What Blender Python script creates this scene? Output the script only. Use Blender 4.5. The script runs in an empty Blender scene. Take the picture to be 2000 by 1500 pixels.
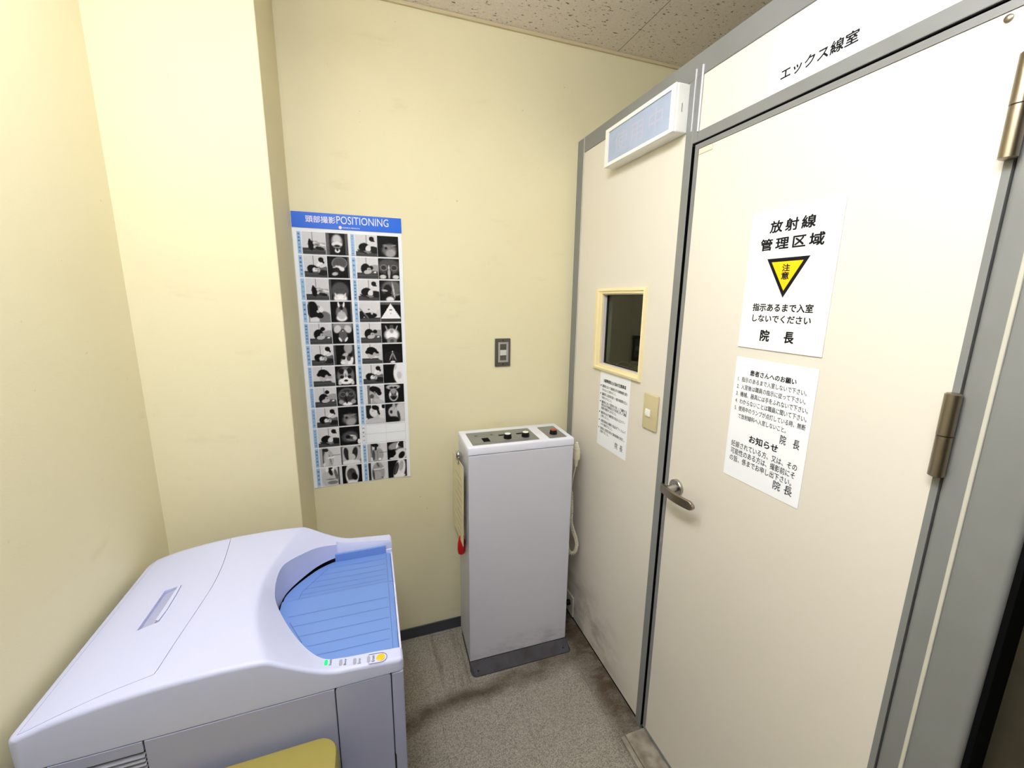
import bpy, bmesh, math, random
from mathutils import Vector, Matrix
C = bpy.context.scene.collection
SC = bpy.context.scene
random.seed(7)

# ------------------------------------------------------------------ camera, world, lamps, exposure
YAW, PITCH, ROLL = 0.333054212, -0.193327194, 0.0124076424
F_PX, DPX, DPY, CAM_H = 796.485, -3.630, -12.912, 1.57
cam_d = bpy.data.cameras.new('camera'); cam = bpy.data.objects.new('camera', cam_d); C.objects.link(cam)
fw = Vector((math.sin(YAW)*math.cos(PITCH), math.cos(YAW)*math.cos(PITCH), math.sin(PITCH)))
rt = Vector((math.cos(YAW), -math.sin(YAW), 0)); up = rt.cross(fw)
r2 = rt*math.cos(ROLL) + up*math.sin(ROLL); u2 = up*math.cos(ROLL) - rt*math.sin(ROLL)
M = Matrix(((r2.x, u2.x, -fw.x, 0), (r2.y, u2.y, -fw.y, 0), (r2.z, u2.z, -fw.z, CAM_H), (0, 0, 0, 1)))
cam.matrix_world = M
cam_d.sensor_width = 36; cam_d.lens = F_PX/2000*36
cam_d.shift_x = -DPX/2000; cam_d.shift_y = DPY/2000
cam_d.clip_start = 0.01
SC.camera = cam

w = bpy.data.worlds.new('world'); SC.world = w; w.use_nodes = True
w.node_tree.nodes['Background'].inputs[0].default_value = (0.9, 0.95, 1, 1)
w.node_tree.nodes['Background'].inputs[1].default_value = 0.02

CEIL = 2.585
LAMP = (-0.17, 0.20)
LAMP_STRENGTH = 20.0                          # the luminaire itself is built at the end of the script

SC.view_settings.view_transform = 'Standard'; SC.view_settings.look = 'None'
SC.view_settings.gamma = 1; SC.view_settings.use_curve_mapping = False
SC.view_settings.exposure = 0.58
SC.cycles.max_bounces = 8; SC.cycles.diffuse_bounces = 5
SC.cycles.sample_clamp_indirect = 4.0

# ------------------------------------------------------------------ materials
def s2l(c):
    c = c/255
    return c/12.92 if c <= 0.04045 else ((c+0.055)/1.055)**2.4
def rgb(r, g, b): return (s2l(r), s2l(g), s2l(b), 1)
def mat(name, col, rough=0.5, metal=0.0, bump=None, var=None, spec=0.5, coat=0.0):
    m = bpy.data.materials.new(name); m.use_nodes = True
    nt = m.node_tree; b = nt.nodes['Principled BSDF']
    b.inputs['Base Color'].default_value = rgb(*col)
    b.inputs['Roughness'].default_value = rough; b.inputs['Metallic'].default_value = metal
    b.inputs['Specular IOR Level'].default_value = spec
    b.inputs['Coat Weight'].default_value = coat
    tc = nt.nodes.new('ShaderNodeTexCoord')
    if var:                                   # soft blotches: (scale, other colour, amount)
        n = nt.nodes.new('ShaderNodeTexNoise'); n.inputs['Scale'].default_value = var[0]; n.inputs['Detail'].default_value = 4
        nt.links.new(tc.outputs['Object'], n.inputs['Vector'])
        mr = nt.nodes.new('ShaderNodeMapRange'); mr.inputs[1].default_value = 0.38; mr.inputs[2].default_value = 0.72
        mr.inputs[3].default_value = 0; mr.inputs[4].default_value = var[2]
        nt.links.new(n.outputs['Fac'], mr.inputs[0])
        mx = nt.nodes.new('ShaderNodeMix'); mx.data_type = 'RGBA'
        mx.inputs[6].default_value = rgb(*col); mx.inputs[7].default_value = rgb(*var[1])
        nt.links.new(mr.outputs[0], mx.inputs[0]); nt.links.new(mx.outputs[2], b.inputs['Base Color'])
    if bump:                                  # (scale, strength, distance)
        n = nt.nodes.new('ShaderNodeTexNoise'); n.inputs['Scale'].default_value = bump[0]; n.inputs['Detail'].default_value = 2
        nt.links.new(tc.outputs['Object'], n.inputs['Vector'])
        bp = nt.nodes.new('ShaderNodeBump'); bp.inputs['Strength'].default_value = bump[1]; bp.inputs['Distance'].default_value = bump[2]
        nt.links.new(n.outputs['Fac'], bp.inputs['Height']); nt.links.new(bp.outputs[0], b.inputs['Normal'])
    return m

class N:                                      # small helper to write node maths
    def __init__(s, m): s.nt = m.node_tree; s.b = s.nt.nodes['Principled BSDF']
    def node(s, t): return s.nt.nodes.new(t)
    def put(s, sock, v):
        if isinstance(v, (int, float)): sock.default_value = v
        elif isinstance(v, tuple): sock.default_value = v
        else: s.nt.links.new(v, sock)
    def math(s, op, a, b=0.0, c=None):
        n = s.node('ShaderNodeMath'); n.operation = op; s.put(n.inputs[0], a); s.put(n.inputs[1], b)
        if c is not None: s.put(n.inputs[2], c)
        return n.outputs[0]
    def ramp(s, v, lo, hi, a=0.0, b=1.0):
        n = s.node('ShaderNodeMapRange'); n.interpolation_type = 'SMOOTHSTEP'; s.put(n.inputs[0], v)
        for i, q in enumerate((lo, hi, a, b)): n.inputs[i+1].default_value = q
        return n.outputs[0]
    def mix(s, f, a, b):
        n = s.node('ShaderNodeMix'); n.data_type = 'RGBA'; s.put(n.inputs[0], f); s.put(n.inputs[6], a); s.put(n.inputs[7], b)
        return n.outputs[2]
    def noise(s, vec, sc, det=3, rough=0.5):
        n = s.node('ShaderNodeTexNoise'); n.inputs['Scale'].default_value = sc; n.inputs['Detail'].default_value = det
        n.inputs['Roughness'].default_value = rough; s.put(n.inputs['Vector'], vec); return n.outputs['Fac']
    def scale(s, vec, x, y, z):
        n = s.node('ShaderNodeMapping'); n.inputs['Scale'].default_value = (x, y, z); s.put(n.inputs['Vector'], vec); return n.outputs[0]
    def pos(s):
        g = s.node('ShaderNodeNewGeometry'); x = s.node('ShaderNodeSeparateXYZ'); s.put(x.inputs[0], g.outputs['Position'])
        return g.outputs['Position'], x.outputs[0], x.outputs[1], x.outputs[2]
    def bump(s, h, strength, dist):
        n = s.node('ShaderNodeBump'); n.inputs['Strength'].default_value = strength; n.inputs['Distance'].default_value = dist
        s.put(n.inputs['Height'], h); s.put(s.b.inputs['Normal'], n.outputs[0])

def wall_mat(name, col, stain):
    m = mat(name, col, rough=0.62, spec=0.3); n = N(m); p, x, y, z = n.pos()
    big = n.ramp(n.noise(p, 2.3, 4), 0.45, 0.75, 0, 0.22)
    c = n.mix(big, rgb(*col), rgb(*stain))
    scuff = n.math('MULTIPLY', n.ramp(n.noise(n.scale(p, 3, 3, 8), 1.6, 5, 0.6), 0.60, 0.78), 0.16)
    c = n.mix(scuff, c, rgb(176, 156, 112))
    fleck = n.math('MULTIPLY', n.ramp(n.noise(p, 38, 2), 0.765, 0.80), 0.30)
    c = n.mix(fleck, c, rgb(150, 130, 92))
    n.put(n.b.inputs['Base Color'], c)
    h = n.math('ADD', n.noise(p, 330, 2), n.math('MULTIPLY', n.noise(p, 120, 2), 0.6))
    n.bump(h, 0.16, 0.0012)
    return m
M_wall = wall_mat('cream_wallpaper', (230, 223, 190), (219, 210, 172))
M_panel = mat('beige_steel_panel', (222, 217, 208), rough=0.34, spec=0.42)
n = N(M_panel); p, x, y, z = n.pos()
c = n.mix(n.ramp(n.noise(p, 3.0, 4), 0.5, 0.8, 0, 0.14), rgb(222, 217, 208), rgb(206, 194, 174))
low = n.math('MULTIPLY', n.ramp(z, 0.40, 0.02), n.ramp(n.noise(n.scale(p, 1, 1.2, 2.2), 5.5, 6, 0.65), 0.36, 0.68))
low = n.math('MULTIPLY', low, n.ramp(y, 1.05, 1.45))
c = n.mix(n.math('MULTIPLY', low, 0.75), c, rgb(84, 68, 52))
n.put(n.b.inputs['Base Color'], c); n.bump(n.noise(p, 220, 2), 0.05, 0.001)
M_frame = mat('grey_steel_frame', (126, 128, 129), rough=0.38, spec=0.5, bump=(300, 0.04, 0.001), var=(9, (116, 117, 116), 0.5))
M_frame_line = mat('frame_bead', (196, 194, 184), rough=0.35)
M_dark_gap = mat('black_gasket', (7, 8, 10), rough=0.7, spec=0.08)
M_bead_glint = mat('frame_bead_painted_glint', (224, 228, 236), rough=0.25)  # near-white colour paints the specular lines on the post beads
M_ceil = mat('rockwool_ceiling', (214, 207, 198), rough=0.9, spec=0.1)
n = N(M_ceil); p, x, y, z = n.pos()
pit = n.ramp(n.noise(n.scale(p, 1.0, 2.4, 1), 50, 3, 0.55), 0.635, 0.67)
pit2 = n.ramp(n.noise(n.scale(p, 1.3, 1.3, 1), 88, 2), 0.695, 0.72)
pits = n.math('MAXIMUM', pit, pit2)
sx = n.math('ABSOLUTE', n.math('SUBTRACT', n.math('FLOORED_MODULO', n.math('SUBTRACT', x, 1.0415), 0.91), 0.0))
seam = n.math('LESS_THAN', sx, 0.0028)
sy = n.math('FLOORED_MODULO', n.math('SUBTRACT', y, 0.766), 0.93)
seam = n.math('MAXIMUM', seam, n.math('LESS_THAN', sy, 0.0028))
c = n.mix(n.ramp(n.noise(p, 160, 2), 0.35, 0.7, 0, 0.35), rgb(238, 229, 224), rgb(214, 204, 196))
c = n.mix(n.math('MULTIPLY', pits, 0.85), c, rgb(92, 78, 62))
c = n.mix(n.math('MULTIPLY', seam, 0.8), c, rgb(88, 80, 70))
n.put(n.b.inputs['Base Color'], c)
n.bump(n.math('SUBTRACT', 1.0, pits), 0.5, 0.003)

M_floor = mat('speckled_vinyl', (150, 143, 130), rough=0.42, spec=0.4)
n = N(M_floor); p, x, y, z = n.pos()
v = n.node('ShaderNodeTexVoronoi'); v.inputs['Scale'].default_value = 420; n.put(v.inputs['Vector'], n.scale(p, 1, 1, 0.01))
vs = n.node('ShaderNodeSeparateColor'); n.put(vs.inputs[0], v.outputs['Color'])
c = n.mix(n.ramp(vs.outputs[0], 0.15, 0.95), rgb(120, 115, 107), rgb(166, 160, 149))
c = n.mix(n.math('MULTIPLY', n.ramp(vs.outputs[1], 0.72, 0.86), 0.6), c, rgb(180, 175, 166))
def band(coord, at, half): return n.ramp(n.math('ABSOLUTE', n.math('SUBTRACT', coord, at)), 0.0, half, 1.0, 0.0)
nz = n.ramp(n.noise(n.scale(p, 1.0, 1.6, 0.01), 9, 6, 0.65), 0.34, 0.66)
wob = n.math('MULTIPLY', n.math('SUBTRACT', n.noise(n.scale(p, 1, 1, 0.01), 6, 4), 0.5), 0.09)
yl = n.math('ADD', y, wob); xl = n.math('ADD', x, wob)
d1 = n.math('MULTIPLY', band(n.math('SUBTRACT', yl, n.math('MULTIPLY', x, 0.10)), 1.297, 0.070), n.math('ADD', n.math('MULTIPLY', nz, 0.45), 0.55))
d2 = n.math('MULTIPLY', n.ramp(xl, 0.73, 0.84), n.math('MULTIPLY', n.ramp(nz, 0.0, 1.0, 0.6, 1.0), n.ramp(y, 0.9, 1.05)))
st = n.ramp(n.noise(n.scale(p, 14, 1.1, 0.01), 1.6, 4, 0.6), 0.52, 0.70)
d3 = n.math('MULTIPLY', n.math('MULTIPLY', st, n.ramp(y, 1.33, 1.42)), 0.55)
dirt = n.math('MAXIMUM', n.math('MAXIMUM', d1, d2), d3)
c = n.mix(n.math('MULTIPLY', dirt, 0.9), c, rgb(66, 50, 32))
seam = n.math('MAXIMUM', n.math('LESS_THAN', n.math('FLOORED_MODULO', n.math('SUBTRACT', x, 0.183), 0.3), 0.0016),
              n.math('LESS_THAN', n.math('FLOORED_MODULO', n.math('SUBTRACT', y, 1.386), 0.29), 0.0016))
c = n.mix(n.math('MULTIPLY', seam, 0.35), c, rgb(60, 48, 34))
n.put(n.b.inputs['Base Color'], c)

M_base = mat('dark_vinyl_baseboard', (62, 64, 72), rough=0.5)
M_trimc = mat('ceiling_moulding', (206, 192, 160), rough=0.5)
M_brown = mat('dark_brown_wall', (56, 50, 37), rough=0.7, var=(14, (42, 37, 27), 0.8))
M_sill = mat('worn_aluminium_sill', (168, 161, 150), rough=0.5, metal=0.1, var=(26, (112, 102, 88), 0.8))
M_white = mat('white_plastic', (240, 240, 238), rough=0.32)
M_machine = mat('pale_lavender_plastic', (198, 204, 238), rough=0.42, bump=(900, 0.06, 0.0006))
M_mfront = mat('grey_lavender_plastic', (168, 173, 206), rough=0.45, bump=(900, 0.06, 0.0006))
M_mdark = mat('machine_shadow_gap', (34, 34, 46), rough=0.7)
M_louver = mat('machine_louvre', (150, 154, 172), rough=0.5)
M_blue = mat('blue_plastic_tray', (106, 140, 208), rough=0.40, bump=(700, 0.05, 0.0005))
M_blue2 = mat('blue_tray_groove', (76, 106, 172), rough=0.5)
M_black = mat('black_plastic', (14, 14, 16), rough=0.4, spec=0.25)
M_cons = mat('lilac_grey_steel', (207, 208, 222), rough=0.42, bump=(420, 0.05, 0.0008))
n = N(M_cons); p, x, y, z = n.pos()
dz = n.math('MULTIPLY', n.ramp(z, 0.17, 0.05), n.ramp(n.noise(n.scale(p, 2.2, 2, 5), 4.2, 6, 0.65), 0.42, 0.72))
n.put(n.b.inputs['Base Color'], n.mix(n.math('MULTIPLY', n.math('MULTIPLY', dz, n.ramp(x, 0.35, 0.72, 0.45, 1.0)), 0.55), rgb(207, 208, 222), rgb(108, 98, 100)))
M_lid = mat('white_lavender_lid', (235, 238, 255), rough=0.35)
M_cpanel = mat('grey_control_panel', (126, 128, 126), rough=0.4)
M_plinth = mat('dark_grey_plinth', (74, 74, 82), rough=0.45, var=(22, (52, 48, 48), 0.7))
M_knobtop = mat('white_knob_cap', (244, 244, 244), rough=0.4)
M_red = mat('red_plastic', (190, 14, 26), rough=0.3)
M_redcap = mat('red_brown_button', (178, 66, 44), rough=0.4)
M_chrome = mat('chrome', (200, 200, 198), rough=0.14, metal=1.0)
M_nickel = mat('brushed_bronze_nickel', (150, 140, 126), rough=0.30, metal=1.0, bump=(260, 0.05, 0.0006))
M_rose = mat('satin_steel', (176, 174, 170), rough=0.24, metal=1.0)
M_ivory = mat('ivory_plastic', (230, 224, 204), rough=0.4)
M_beigeplate = mat('beige_plastic_plate', (200, 188, 150), rough=0.4)
M_greyplate = mat('grey_metal_plate', (94, 90, 86), rough=0.4, metal=0.35)
M_greyplate2 = mat('pale_grey_bezel', (168, 162, 158), rough=0.4)
M_sw = mat('switch_key', (206, 206, 202), rough=0.4)
M_winframe = mat('cream_window_frame', (238, 224, 178), rough=0.42)
M_reveal = mat('pale_lavender_reveal', (214, 206, 206), rough=0.5)
M_paper = mat('white_paper', (243, 247, 255), rough=0.55, spec=0.3)
M_plate = mat('white_acrylic_sheet', (250, 251, 252), rough=0.30)
M_ink = mat('black_ink', (14, 14, 22), rough=0.6, spec=0.2)
M_yel = mat('warning_yellow', (250, 202, 0), rough=0.4)
M_bhead = mat('blue_header_print', (10, 98, 220), rough=0.35)
M_btag = mat('pale_blue_print', (160, 196, 238), rough=0.4)
M_wink = mat('white_print', (232, 232, 248), rough=0.4)
M_line = mat('grey_print_line', (150, 150, 160), rough=0.5)
M_lampwin = mat('blue_grey_lamp_window', (168, 182, 210), rough=0.25, spec=0.5, var=(14, (150, 168, 196), 0.5))
M_lampink = mat('pink_faded_lettering', (182, 184, 210), rough=0.25)
M_yvinyl = mat('olive_yellow_vinyl', (152, 141, 72), rough=0.42, bump=(500, 0.1, 0.0008))
M_board = mat('yellowed_document', (222, 214, 180), rough=0.3, var=(16, (196, 190, 150), 0.6))
M_boardink = mat('faded_green_print', (192, 190, 162), rough=0.5)
M_xwall = mat('xray_room_wall', (196, 196, 182), rough=0.8)
M_xcone = mat('grey_tube_head', (120, 122, 126), rough=0.5)
M_amber = mat('amber_button', (255, 190, 40), rough=0.35)
M_lens = mat('grey_led_lens', (160, 162, 182), rough=0.35)
M_green = mat('green_led', (0, 190, 80), rough=0.4)
b = M_green.node_tree.nodes['Principled BSDF']; b.inputs['Emission Color'].default_value = (0.0, 1.0, 0.16, 1); b.inputs['Emission Strength'].default_value = 0.9
M_diff = mat('lamp_diffuser', (250, 250, 250), rough=0.5)
b = M_diff.node_tree.nodes['Principled BSDF']; b.inputs['Emission Color'].default_value = (0.955, 0.968, 1.0, 1); b.inputs['Emission Strength'].default_value = LAMP_STRENGTH
M_glass = bpy.data.materials.new('lead_glass'); M_glass.use_nodes = True
b = M_glass.node_tree.nodes['Principled BSDF']
b.inputs['Base Color'].default_value = (0.62, 0.66, 0.50, 1); b.inputs['Roughness'].default_value = 0.0
b.inputs['Transmission Weight'].default_value = 1.0; b.inputs['IOR'].default_value = 1.32
M_print = bpy.data.materials.new('monochrome_prints'); M_print.use_nodes = True
nt = M_print.node_tree; at = nt.nodes.new('ShaderNodeAttribute'); at.attribute_name = 'print'
nt.links.new(at.outputs['Color'], nt.nodes['Principled BSDF'].inputs['Base Color'])
nt.nodes['Principled BSDF'].inputs['Roughness'].default_value = 0.5; nt.nodes['Principled BSDF'].inputs['Specular IOR Level'].default_value = 0.15

# ------------------------------------------------------------------ builders
def tag(o, label, cat, group=None, kind=None):
    if label: o['label'] = label
    if cat: o['category'] = cat
    if group: o['group'] = group
    if kind: o['kind'] = kind
    return o
def thing(name, loc, label, cat, group=None):
    o = bpy.data.objects.new(name, None); C.objects.link(o); o.location = loc; o.empty_display_size = 0.05
    bpy.context.view_layer.update()
    return tag(o, label, cat, group)
def origin(o):
    v = Vector((0, 0, 0))
    while o is not None: v += o.location; o = o.parent
    return v
def obj(name, bm, m, parent=None, smooth=False, base=None):
    """link bm (world coordinates) as ONE mesh object; origin = parent's, or base."""
    off = origin(parent) if parent is not None else Vector(base or (0, 0, 0))
    bmesh.ops.recalc_face_normals(bm, faces=bm.faces[:])
    bm.transform(Matrix.Translation(-off))
    me = bpy.data.meshes.new(name); bm.to_mesh(me); bm.free()
    ms = m if isinstance(m, (list, tuple)) else [m]
    for q in ms: me.materials.append(q)
    if smooth:
        for p in me.polygons: p.use_smooth = True
        if smooth != 'all':
            me.set_sharp_from_angle(angle=math.radians(35))
    o = bpy.data.objects.new(name, me); C.objects.link(o)
    if parent is not None: o.parent = parent
    else: o.location = off
    return o
def struct(name, bm, m, parent=None, smooth=False):
    o = obj(name, bm, m, parent, smooth)
    if parent is None: o['kind'] = 'structure'
    return o
def bx(bm, x0, x1, y0, y1, z0, z1, bev=0.0, seg=2, mi=0):
    r = bmesh.ops.create_cube(bm, size=1)
    vs = r['verts']
    for v in vs:
        v.co = Vector(((x0+x1)/2 + v.co.x*(x1-x0), (y0+y1)/2 + v.co.y*(y1-y0), (z0+z1)/2 + v.co.z*(z1-z0)))
    fs = list({f for v in vs for f in v.link_faces})
    for f in fs: f.material_index = mi
    if bev > 0:
        es = list({e for v in vs for e in v.link_edges})
        bmesh.ops.bevel(bm, geom=es, offset=bev, segments=seg, affect='EDGES', profile=0.5)
    return bm
def box(x0, x1, y0, y1, z0, z1, bev=0.0, seg=2):
    return bx(bmesh.new(), x0, x1, y0, y1, z0, z1, bev, seg)
def tube(bm, pts, r, seg=10, caps=True, mi=0):
    pts = [Vector(p) for p in pts]; rings = []
    rs = r if isinstance(r, (list, tuple)) else [r]*len(pts)
    t0 = (pts[1]-pts[0]).normalized()
    nrm = t0.orthogonal().normalized()
    for i, p in enumerate(pts):
        if i == 0: t = pts[1]-pts[0]
        elif i == len(pts)-1: t = pts[-1]-pts[-2]
        else: t = pts[i+1]-pts[i-1]
        if t.length < 1e-9: t = t0
        t = t.normalized(); nrm = (nrm - t*nrm.dot(t)).normalized(); bn = t.cross(nrm); t0 = t
        rings.append([bm.verts.new(p + (nrm*math.cos(a)+bn*math.sin(a))*rs[i]) for a in [2*math.pi*k/seg for k in range(seg)]])
    for a, b_ in zip(rings, rings[1:]):
        for k in range(seg):
            bm.faces.new((a[k], a[(k+1) % seg], b_[(k+1) % seg], b_[k])).material_index = mi
    if caps:
        bm.faces.new(rings[0][::-1]).material_index = mi; bm.faces.new(rings[-1]).material_index = mi
    return bm
def lathe(bm, base, axis, prof, seg=28, mi=0):
    """prof: list of (distance along axis, radius)"""
    axis = Vector(axis).normalized(); base = Vector(base)
    pts = [base + axis*h for h, r in prof]; n1 = axis.orthogonal().normalized(); n2 = axis.cross(n1)
    rings = []
    for (h, r), p in zip(prof, pts):
        rings.append([bm.verts.new(p + (n1*math.cos(a)+n2*math.sin(a))*max(r, 1e-5)) for a in [2*math.pi*k/seg for k in range(seg)]])
    for a, b_ in zip(rings, rings[1:]):
        for k in range(seg):
            bm.faces.new((a[k], a[(k+1) % seg], b_[(k+1) % seg], b_[k])).material_index = mi
    bm.faces.new(rings[0][::-1]).material_index = mi; bm.faces.new(rings[-1]).material_index = mi
    return bm
def prism(bm, poly, fn, h0, h1, mi=0):
    """poly of (u,v) extruded between h0 and h1; fn(u,v,h) -> world point"""
    a = [bm.verts.new(fn(u, v, h0)) for u, v in poly]; c_ = [bm.verts.new(fn(u, v, h1)) for u, v in poly]
    n_ = len(poly)
    fs = [bm.faces.new(a[::-1]), bm.faces.new(c_)]
    for i in range(n_): fs.append(bm.faces.new((a[i], a[(i+1) % n_], c_[(i+1) % n_], c_[i])))
    for f in fs: f.material_index = mi
    return bm
def rrect(u0, u1, v0, v1, r, seg=6):
    out = []
    for cu, cv, a0 in ((u1-r, v1-r, 0), (u0+r, v1-r, 90), (u0+r, v0+r, 180), (u1-r, v0+r, 270)):
        for k in range(seg+1):
            a = math.radians(a0 + 90*k/seg); out.append((cu+r*math.cos(a), cv+r*math.sin(a)))
    return out
def holed(bm, u, v, fn, h0, h1, mi=0):
    """rectangular slab with a rectangular hole: u=(u0,u1,u2,u3), v likewise"""
    for i in range(3):
        for j in range(3):
            if i == 1 and j == 1: continue
            prism(bm, [(u[i], v[j]), (u[i+1], v[j]), (u[i+1], v[j+1]), (u[i], v[j+1])], fn, h0, h1, mi)
    return bm
def ev_mesh(o):
    bpy.context.view_layer.update()
    return bpy.data.meshes.new_from_object(o.evaluated_get(bpy.context.evaluated_depsgraph_get()))
def spline(pts, n_=8):
    out = []; P = [pts[0]] + list(pts) + [pts[-1]]
    for i in range(1, len(P)-2):
        for k in range(n_):
            t = k/n_; q = []
            for d in range(len(P[0])):
                a, b_, c_, e = P[i-1][d], P[i][d], P[i+1][d], P[i+2][d]
                q.append(0.5*(2*b_ + (c_-a)*t + (2*a-5*b_+4*c_-e)*t*t + (3*b_-a-3*c_+e)*t**3))
            out.append(tuple(q))
    out.append(tuple(pts[-1])); return out

# lettering: glyph outlines of Blender's built-in font fitted into a (u0,u1,v0,v1) rectangle
_glyphs = {}
def letters(bm, s, u0, u1, v0, v1, fn, h, weight=0.0, mi=0, spacing=1.0, rot=False):
    key = (s, spacing)
    if key not in _glyphs:
        cu = bpy.data.curves.new('t', 'FONT'); cu.body = s; cu.size = 1; cu.space_character = spacing; cu.resolution_u = 3
        to = bpy.data.objects.new('t', cu); C.objects.link(to)
        me = ev_mesh(to); bpy.data.objects.remove(to); bpy.data.curves.remove(cu)
        _glyphs[key] = ([v.co.copy() for v in me.vertices], [tuple(p.vertices) for p in me.polygons]); bpy.data.meshes.remove(me)
    vs, ps = _glyphs[key]
    if rot: vs = [Vector((-v.y, v.x, 0)) for v in vs]
    x0 = min(v.x for v in vs); x1 = max(v.x for v in vs); y0 = min(v.y for v in vs); y1 = max(v.y for v in vs)
    wt = weight*abs(v1-v0); sg = 1 if u1 > u0 else -1     # stroke widening in metres
    shifts = [(0, 0)] if weight == 0 else [(wt*math.cos(a), wt*math.sin(a)) for a in [math.pi*k/3 for k in range(6)]]
    for ks, (du, dv) in enumerate(shifts):
        nv = [bm.verts.new(fn(u0+sg*wt+du+(v.x-x0)/(x1-x0)*(u1-u0-2*sg*wt), v0+wt+dv+(v.y-y0)/(y1-y0)*(v1-v0-2*wt), h+ks*0.00002)) for v in vs]
        for p in ps:
            try: bm.faces.new([nv[i] for i in p]).material_index = mi
            except ValueError: pass
    return bm

# ------------------------------------------------------------------ planes of the room (metres)
XP, YB, XL, YC, XC = 0.8822, 1.6962, -0.615, 1.400, -0.2439
PF = lambda u, v, h: Vector((XP-h, u, v))          # on the partition: u = Y, v = Z, h out of it towards the room
BF = lambda u, v, h: Vector((u, YB-h, v))          # on the back wall: u = X, v = Z

# ------------------------------------------------------------------ the setting
struct('floor', box(XL-0.1, 2.75, -4.0, 3.75, -0.06, 0.0), M_floor)
struct('ceiling', box(XL-0.1, 2.75, -4.0, 3.75, CEIL, CEIL+0.06), M_ceil)
struct('wall_left', box(XL-0.1, XL, -4.0, YC+0.02, 0, CEIL), M_wall)
struct('wall_column', box(XL-0.1, XC, YC, YB+0.05, 0, CEIL, 0.003), M_wall)
bm = prism(bmesh.new(), [(XC, 0), (XP+0.0505, 0), (XP+0.0505, 2.2155), (2.75, 2.2155), (2.75, CEIL), (XC, CEIL)], BF, -0.1, 0.0)
struct('wall_back', bm, M_wall)
struct('wall_rear', box(XL-0.1, 1.3, -4.1, -4.0, 0, CEIL), M_wall)
struct('wall_right', box(0.936, 1.0, -4.0, 0.262, 0, CEIL), M_brown)
bm = bx(bmesh.new(), XC, XP, YB-0.006, YB, 0.0, 0.055, 0.002); struct('baseboard_back', bm, M_base)
bm = bx(bmesh.new(), XC, 2.7, YB-0.010, YB, CEIL-0.012, CEIL, 0.002)
struct('trim_1', bm, M_trimc)
# the X-ray cabin: posts, beam, panels
struct('trim_2', bx(bmesh.new(), XP-0.004, XP+0.05, 1.640, YB-0.0005, 0.0, 2.2215, 0.004), M_frame)     # post in the corner
bm = bx(bmesh.new(), XP-0.0052, XP+0.001, 1.6385, 1.6400, 0.0, 2.2205); struct('trim_3', bm, M_frame_line)
bm = bx(bmesh.new(), XP-0.003, XP+0.05, 0.266, 1.6385, 2.1620, 2.2215, 0.002); struct('trim_4', bm, M_frame)   # beam
bm = bx(bmesh.new(), XP-0.004, XP+0.05, 1.0100, 1.0400, 0.0, 2.1618, 0.002); struct('trim_5', bm, M_frame)     # post beside the door
bm = bx(bmesh.new(), XP-0.004, XP+0.05, 0.9930, 1.0098, 1.996, 2.1618, 0.001)
bx(bm, XP-0.0065, XP-0.003, 0.9910, 0.9945, 2.022, 2.185, mi=1); bx(bm, XP-0.0065, XP-0.003, 1.0160, 1.0180, 2.030, 2.185, mi=1)
struct('trim_6', bm, [M_frame, M_bead_glint])
bm = bx(bmesh.new(), XP-0.004, XP+0.05, 0.3638, 0.9928, 1.9945, 2.0225, 0.002); struct('trim_7', bm, M_frame)  # bar over the door
bm = bx(bmesh.new(), XP-0.004, XP+0.0536, 0.2640, 0.3618, 0.0, 2.1618, 0.009, 4); struct('trim_8', bm, M_frame, smooth=True)    # hinge post
bm = bx(bmesh.new(), XP-0.0075, XP-0.003, 0.3240, 0.3300, 0.02, 2.16, 0.0015); struct('trim_9', bm, M_frame_line)
bm = bx(bmesh.new(), XP+0.004, 0.936, 0.2560, 0.2638, 0.0, 2.1618, 0.001); struct('trim_10', bm, M_dark_gap)
WY = (1.0402, 1.1715, 1.4310, 1.6384); WZ = (0.0185, 1.3125, 1.5875, 2.1618)
struct('wall_cabin_front', holed(bmesh.new(), WY, WZ, lambda u, v, h: Vector((XP+h, u, v)), 0.0, 0.045), M_panel)
struct('wall_over_door', box(XP, XP+0.045, 0.3638, 0.9928, 2.0227, 2.1618), M_panel)
bm = bx(bmesh.new(), XP+0.006, XP+0.045, 0.3638, 1.6384, 0.0, 0.0183); struct('trim_11', bm, M_dark_gap)
bm = bx(bmesh.new(), XP+0.016, XP+0.05, 0.3620, 1.0098, 1.9904, 1.9943); bx(bm, XP+0.016, XP+0.05, 1.0005, 1.0098, 0.0185, 1.9878)
bx(bm, XP-0.0034, XP+0.05, 1.0080, 1.0099, 0.0185, 1.9903); bx(bm, XP-0.0030, XP+0.05, 0.3660, 1.0098, 1.9926, 1.9944)
struct('trim_12', bm, M_dark_gap)                                                                               # door rebate
# inside of the cabin
struct('wall_cabin_far', box(2.60, 2.66, 0.27, 3.70, 0, CEIL), M_xwall)
struct('wall_cabin_back', box(XP+0.1, 2.66, 3.64, 3.70, 0, CEIL), M_xwall)
struct('wall_cabin_side', box(1.0, 2.66, 0.20, 0.264, 0, CEIL), M_xwall)
bm = bx(bmesh.new(), XP+0.03, XP+0.09, YB+0.1, 3.64, 0, CEIL-0.001); struct('wall_cabin_end', bm, M_xwall)
struct('ceiling_cabin', box(XP+0.051, 2.60, 0.2641, 3.64, 2.190, 2.215), M_xwall)

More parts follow.
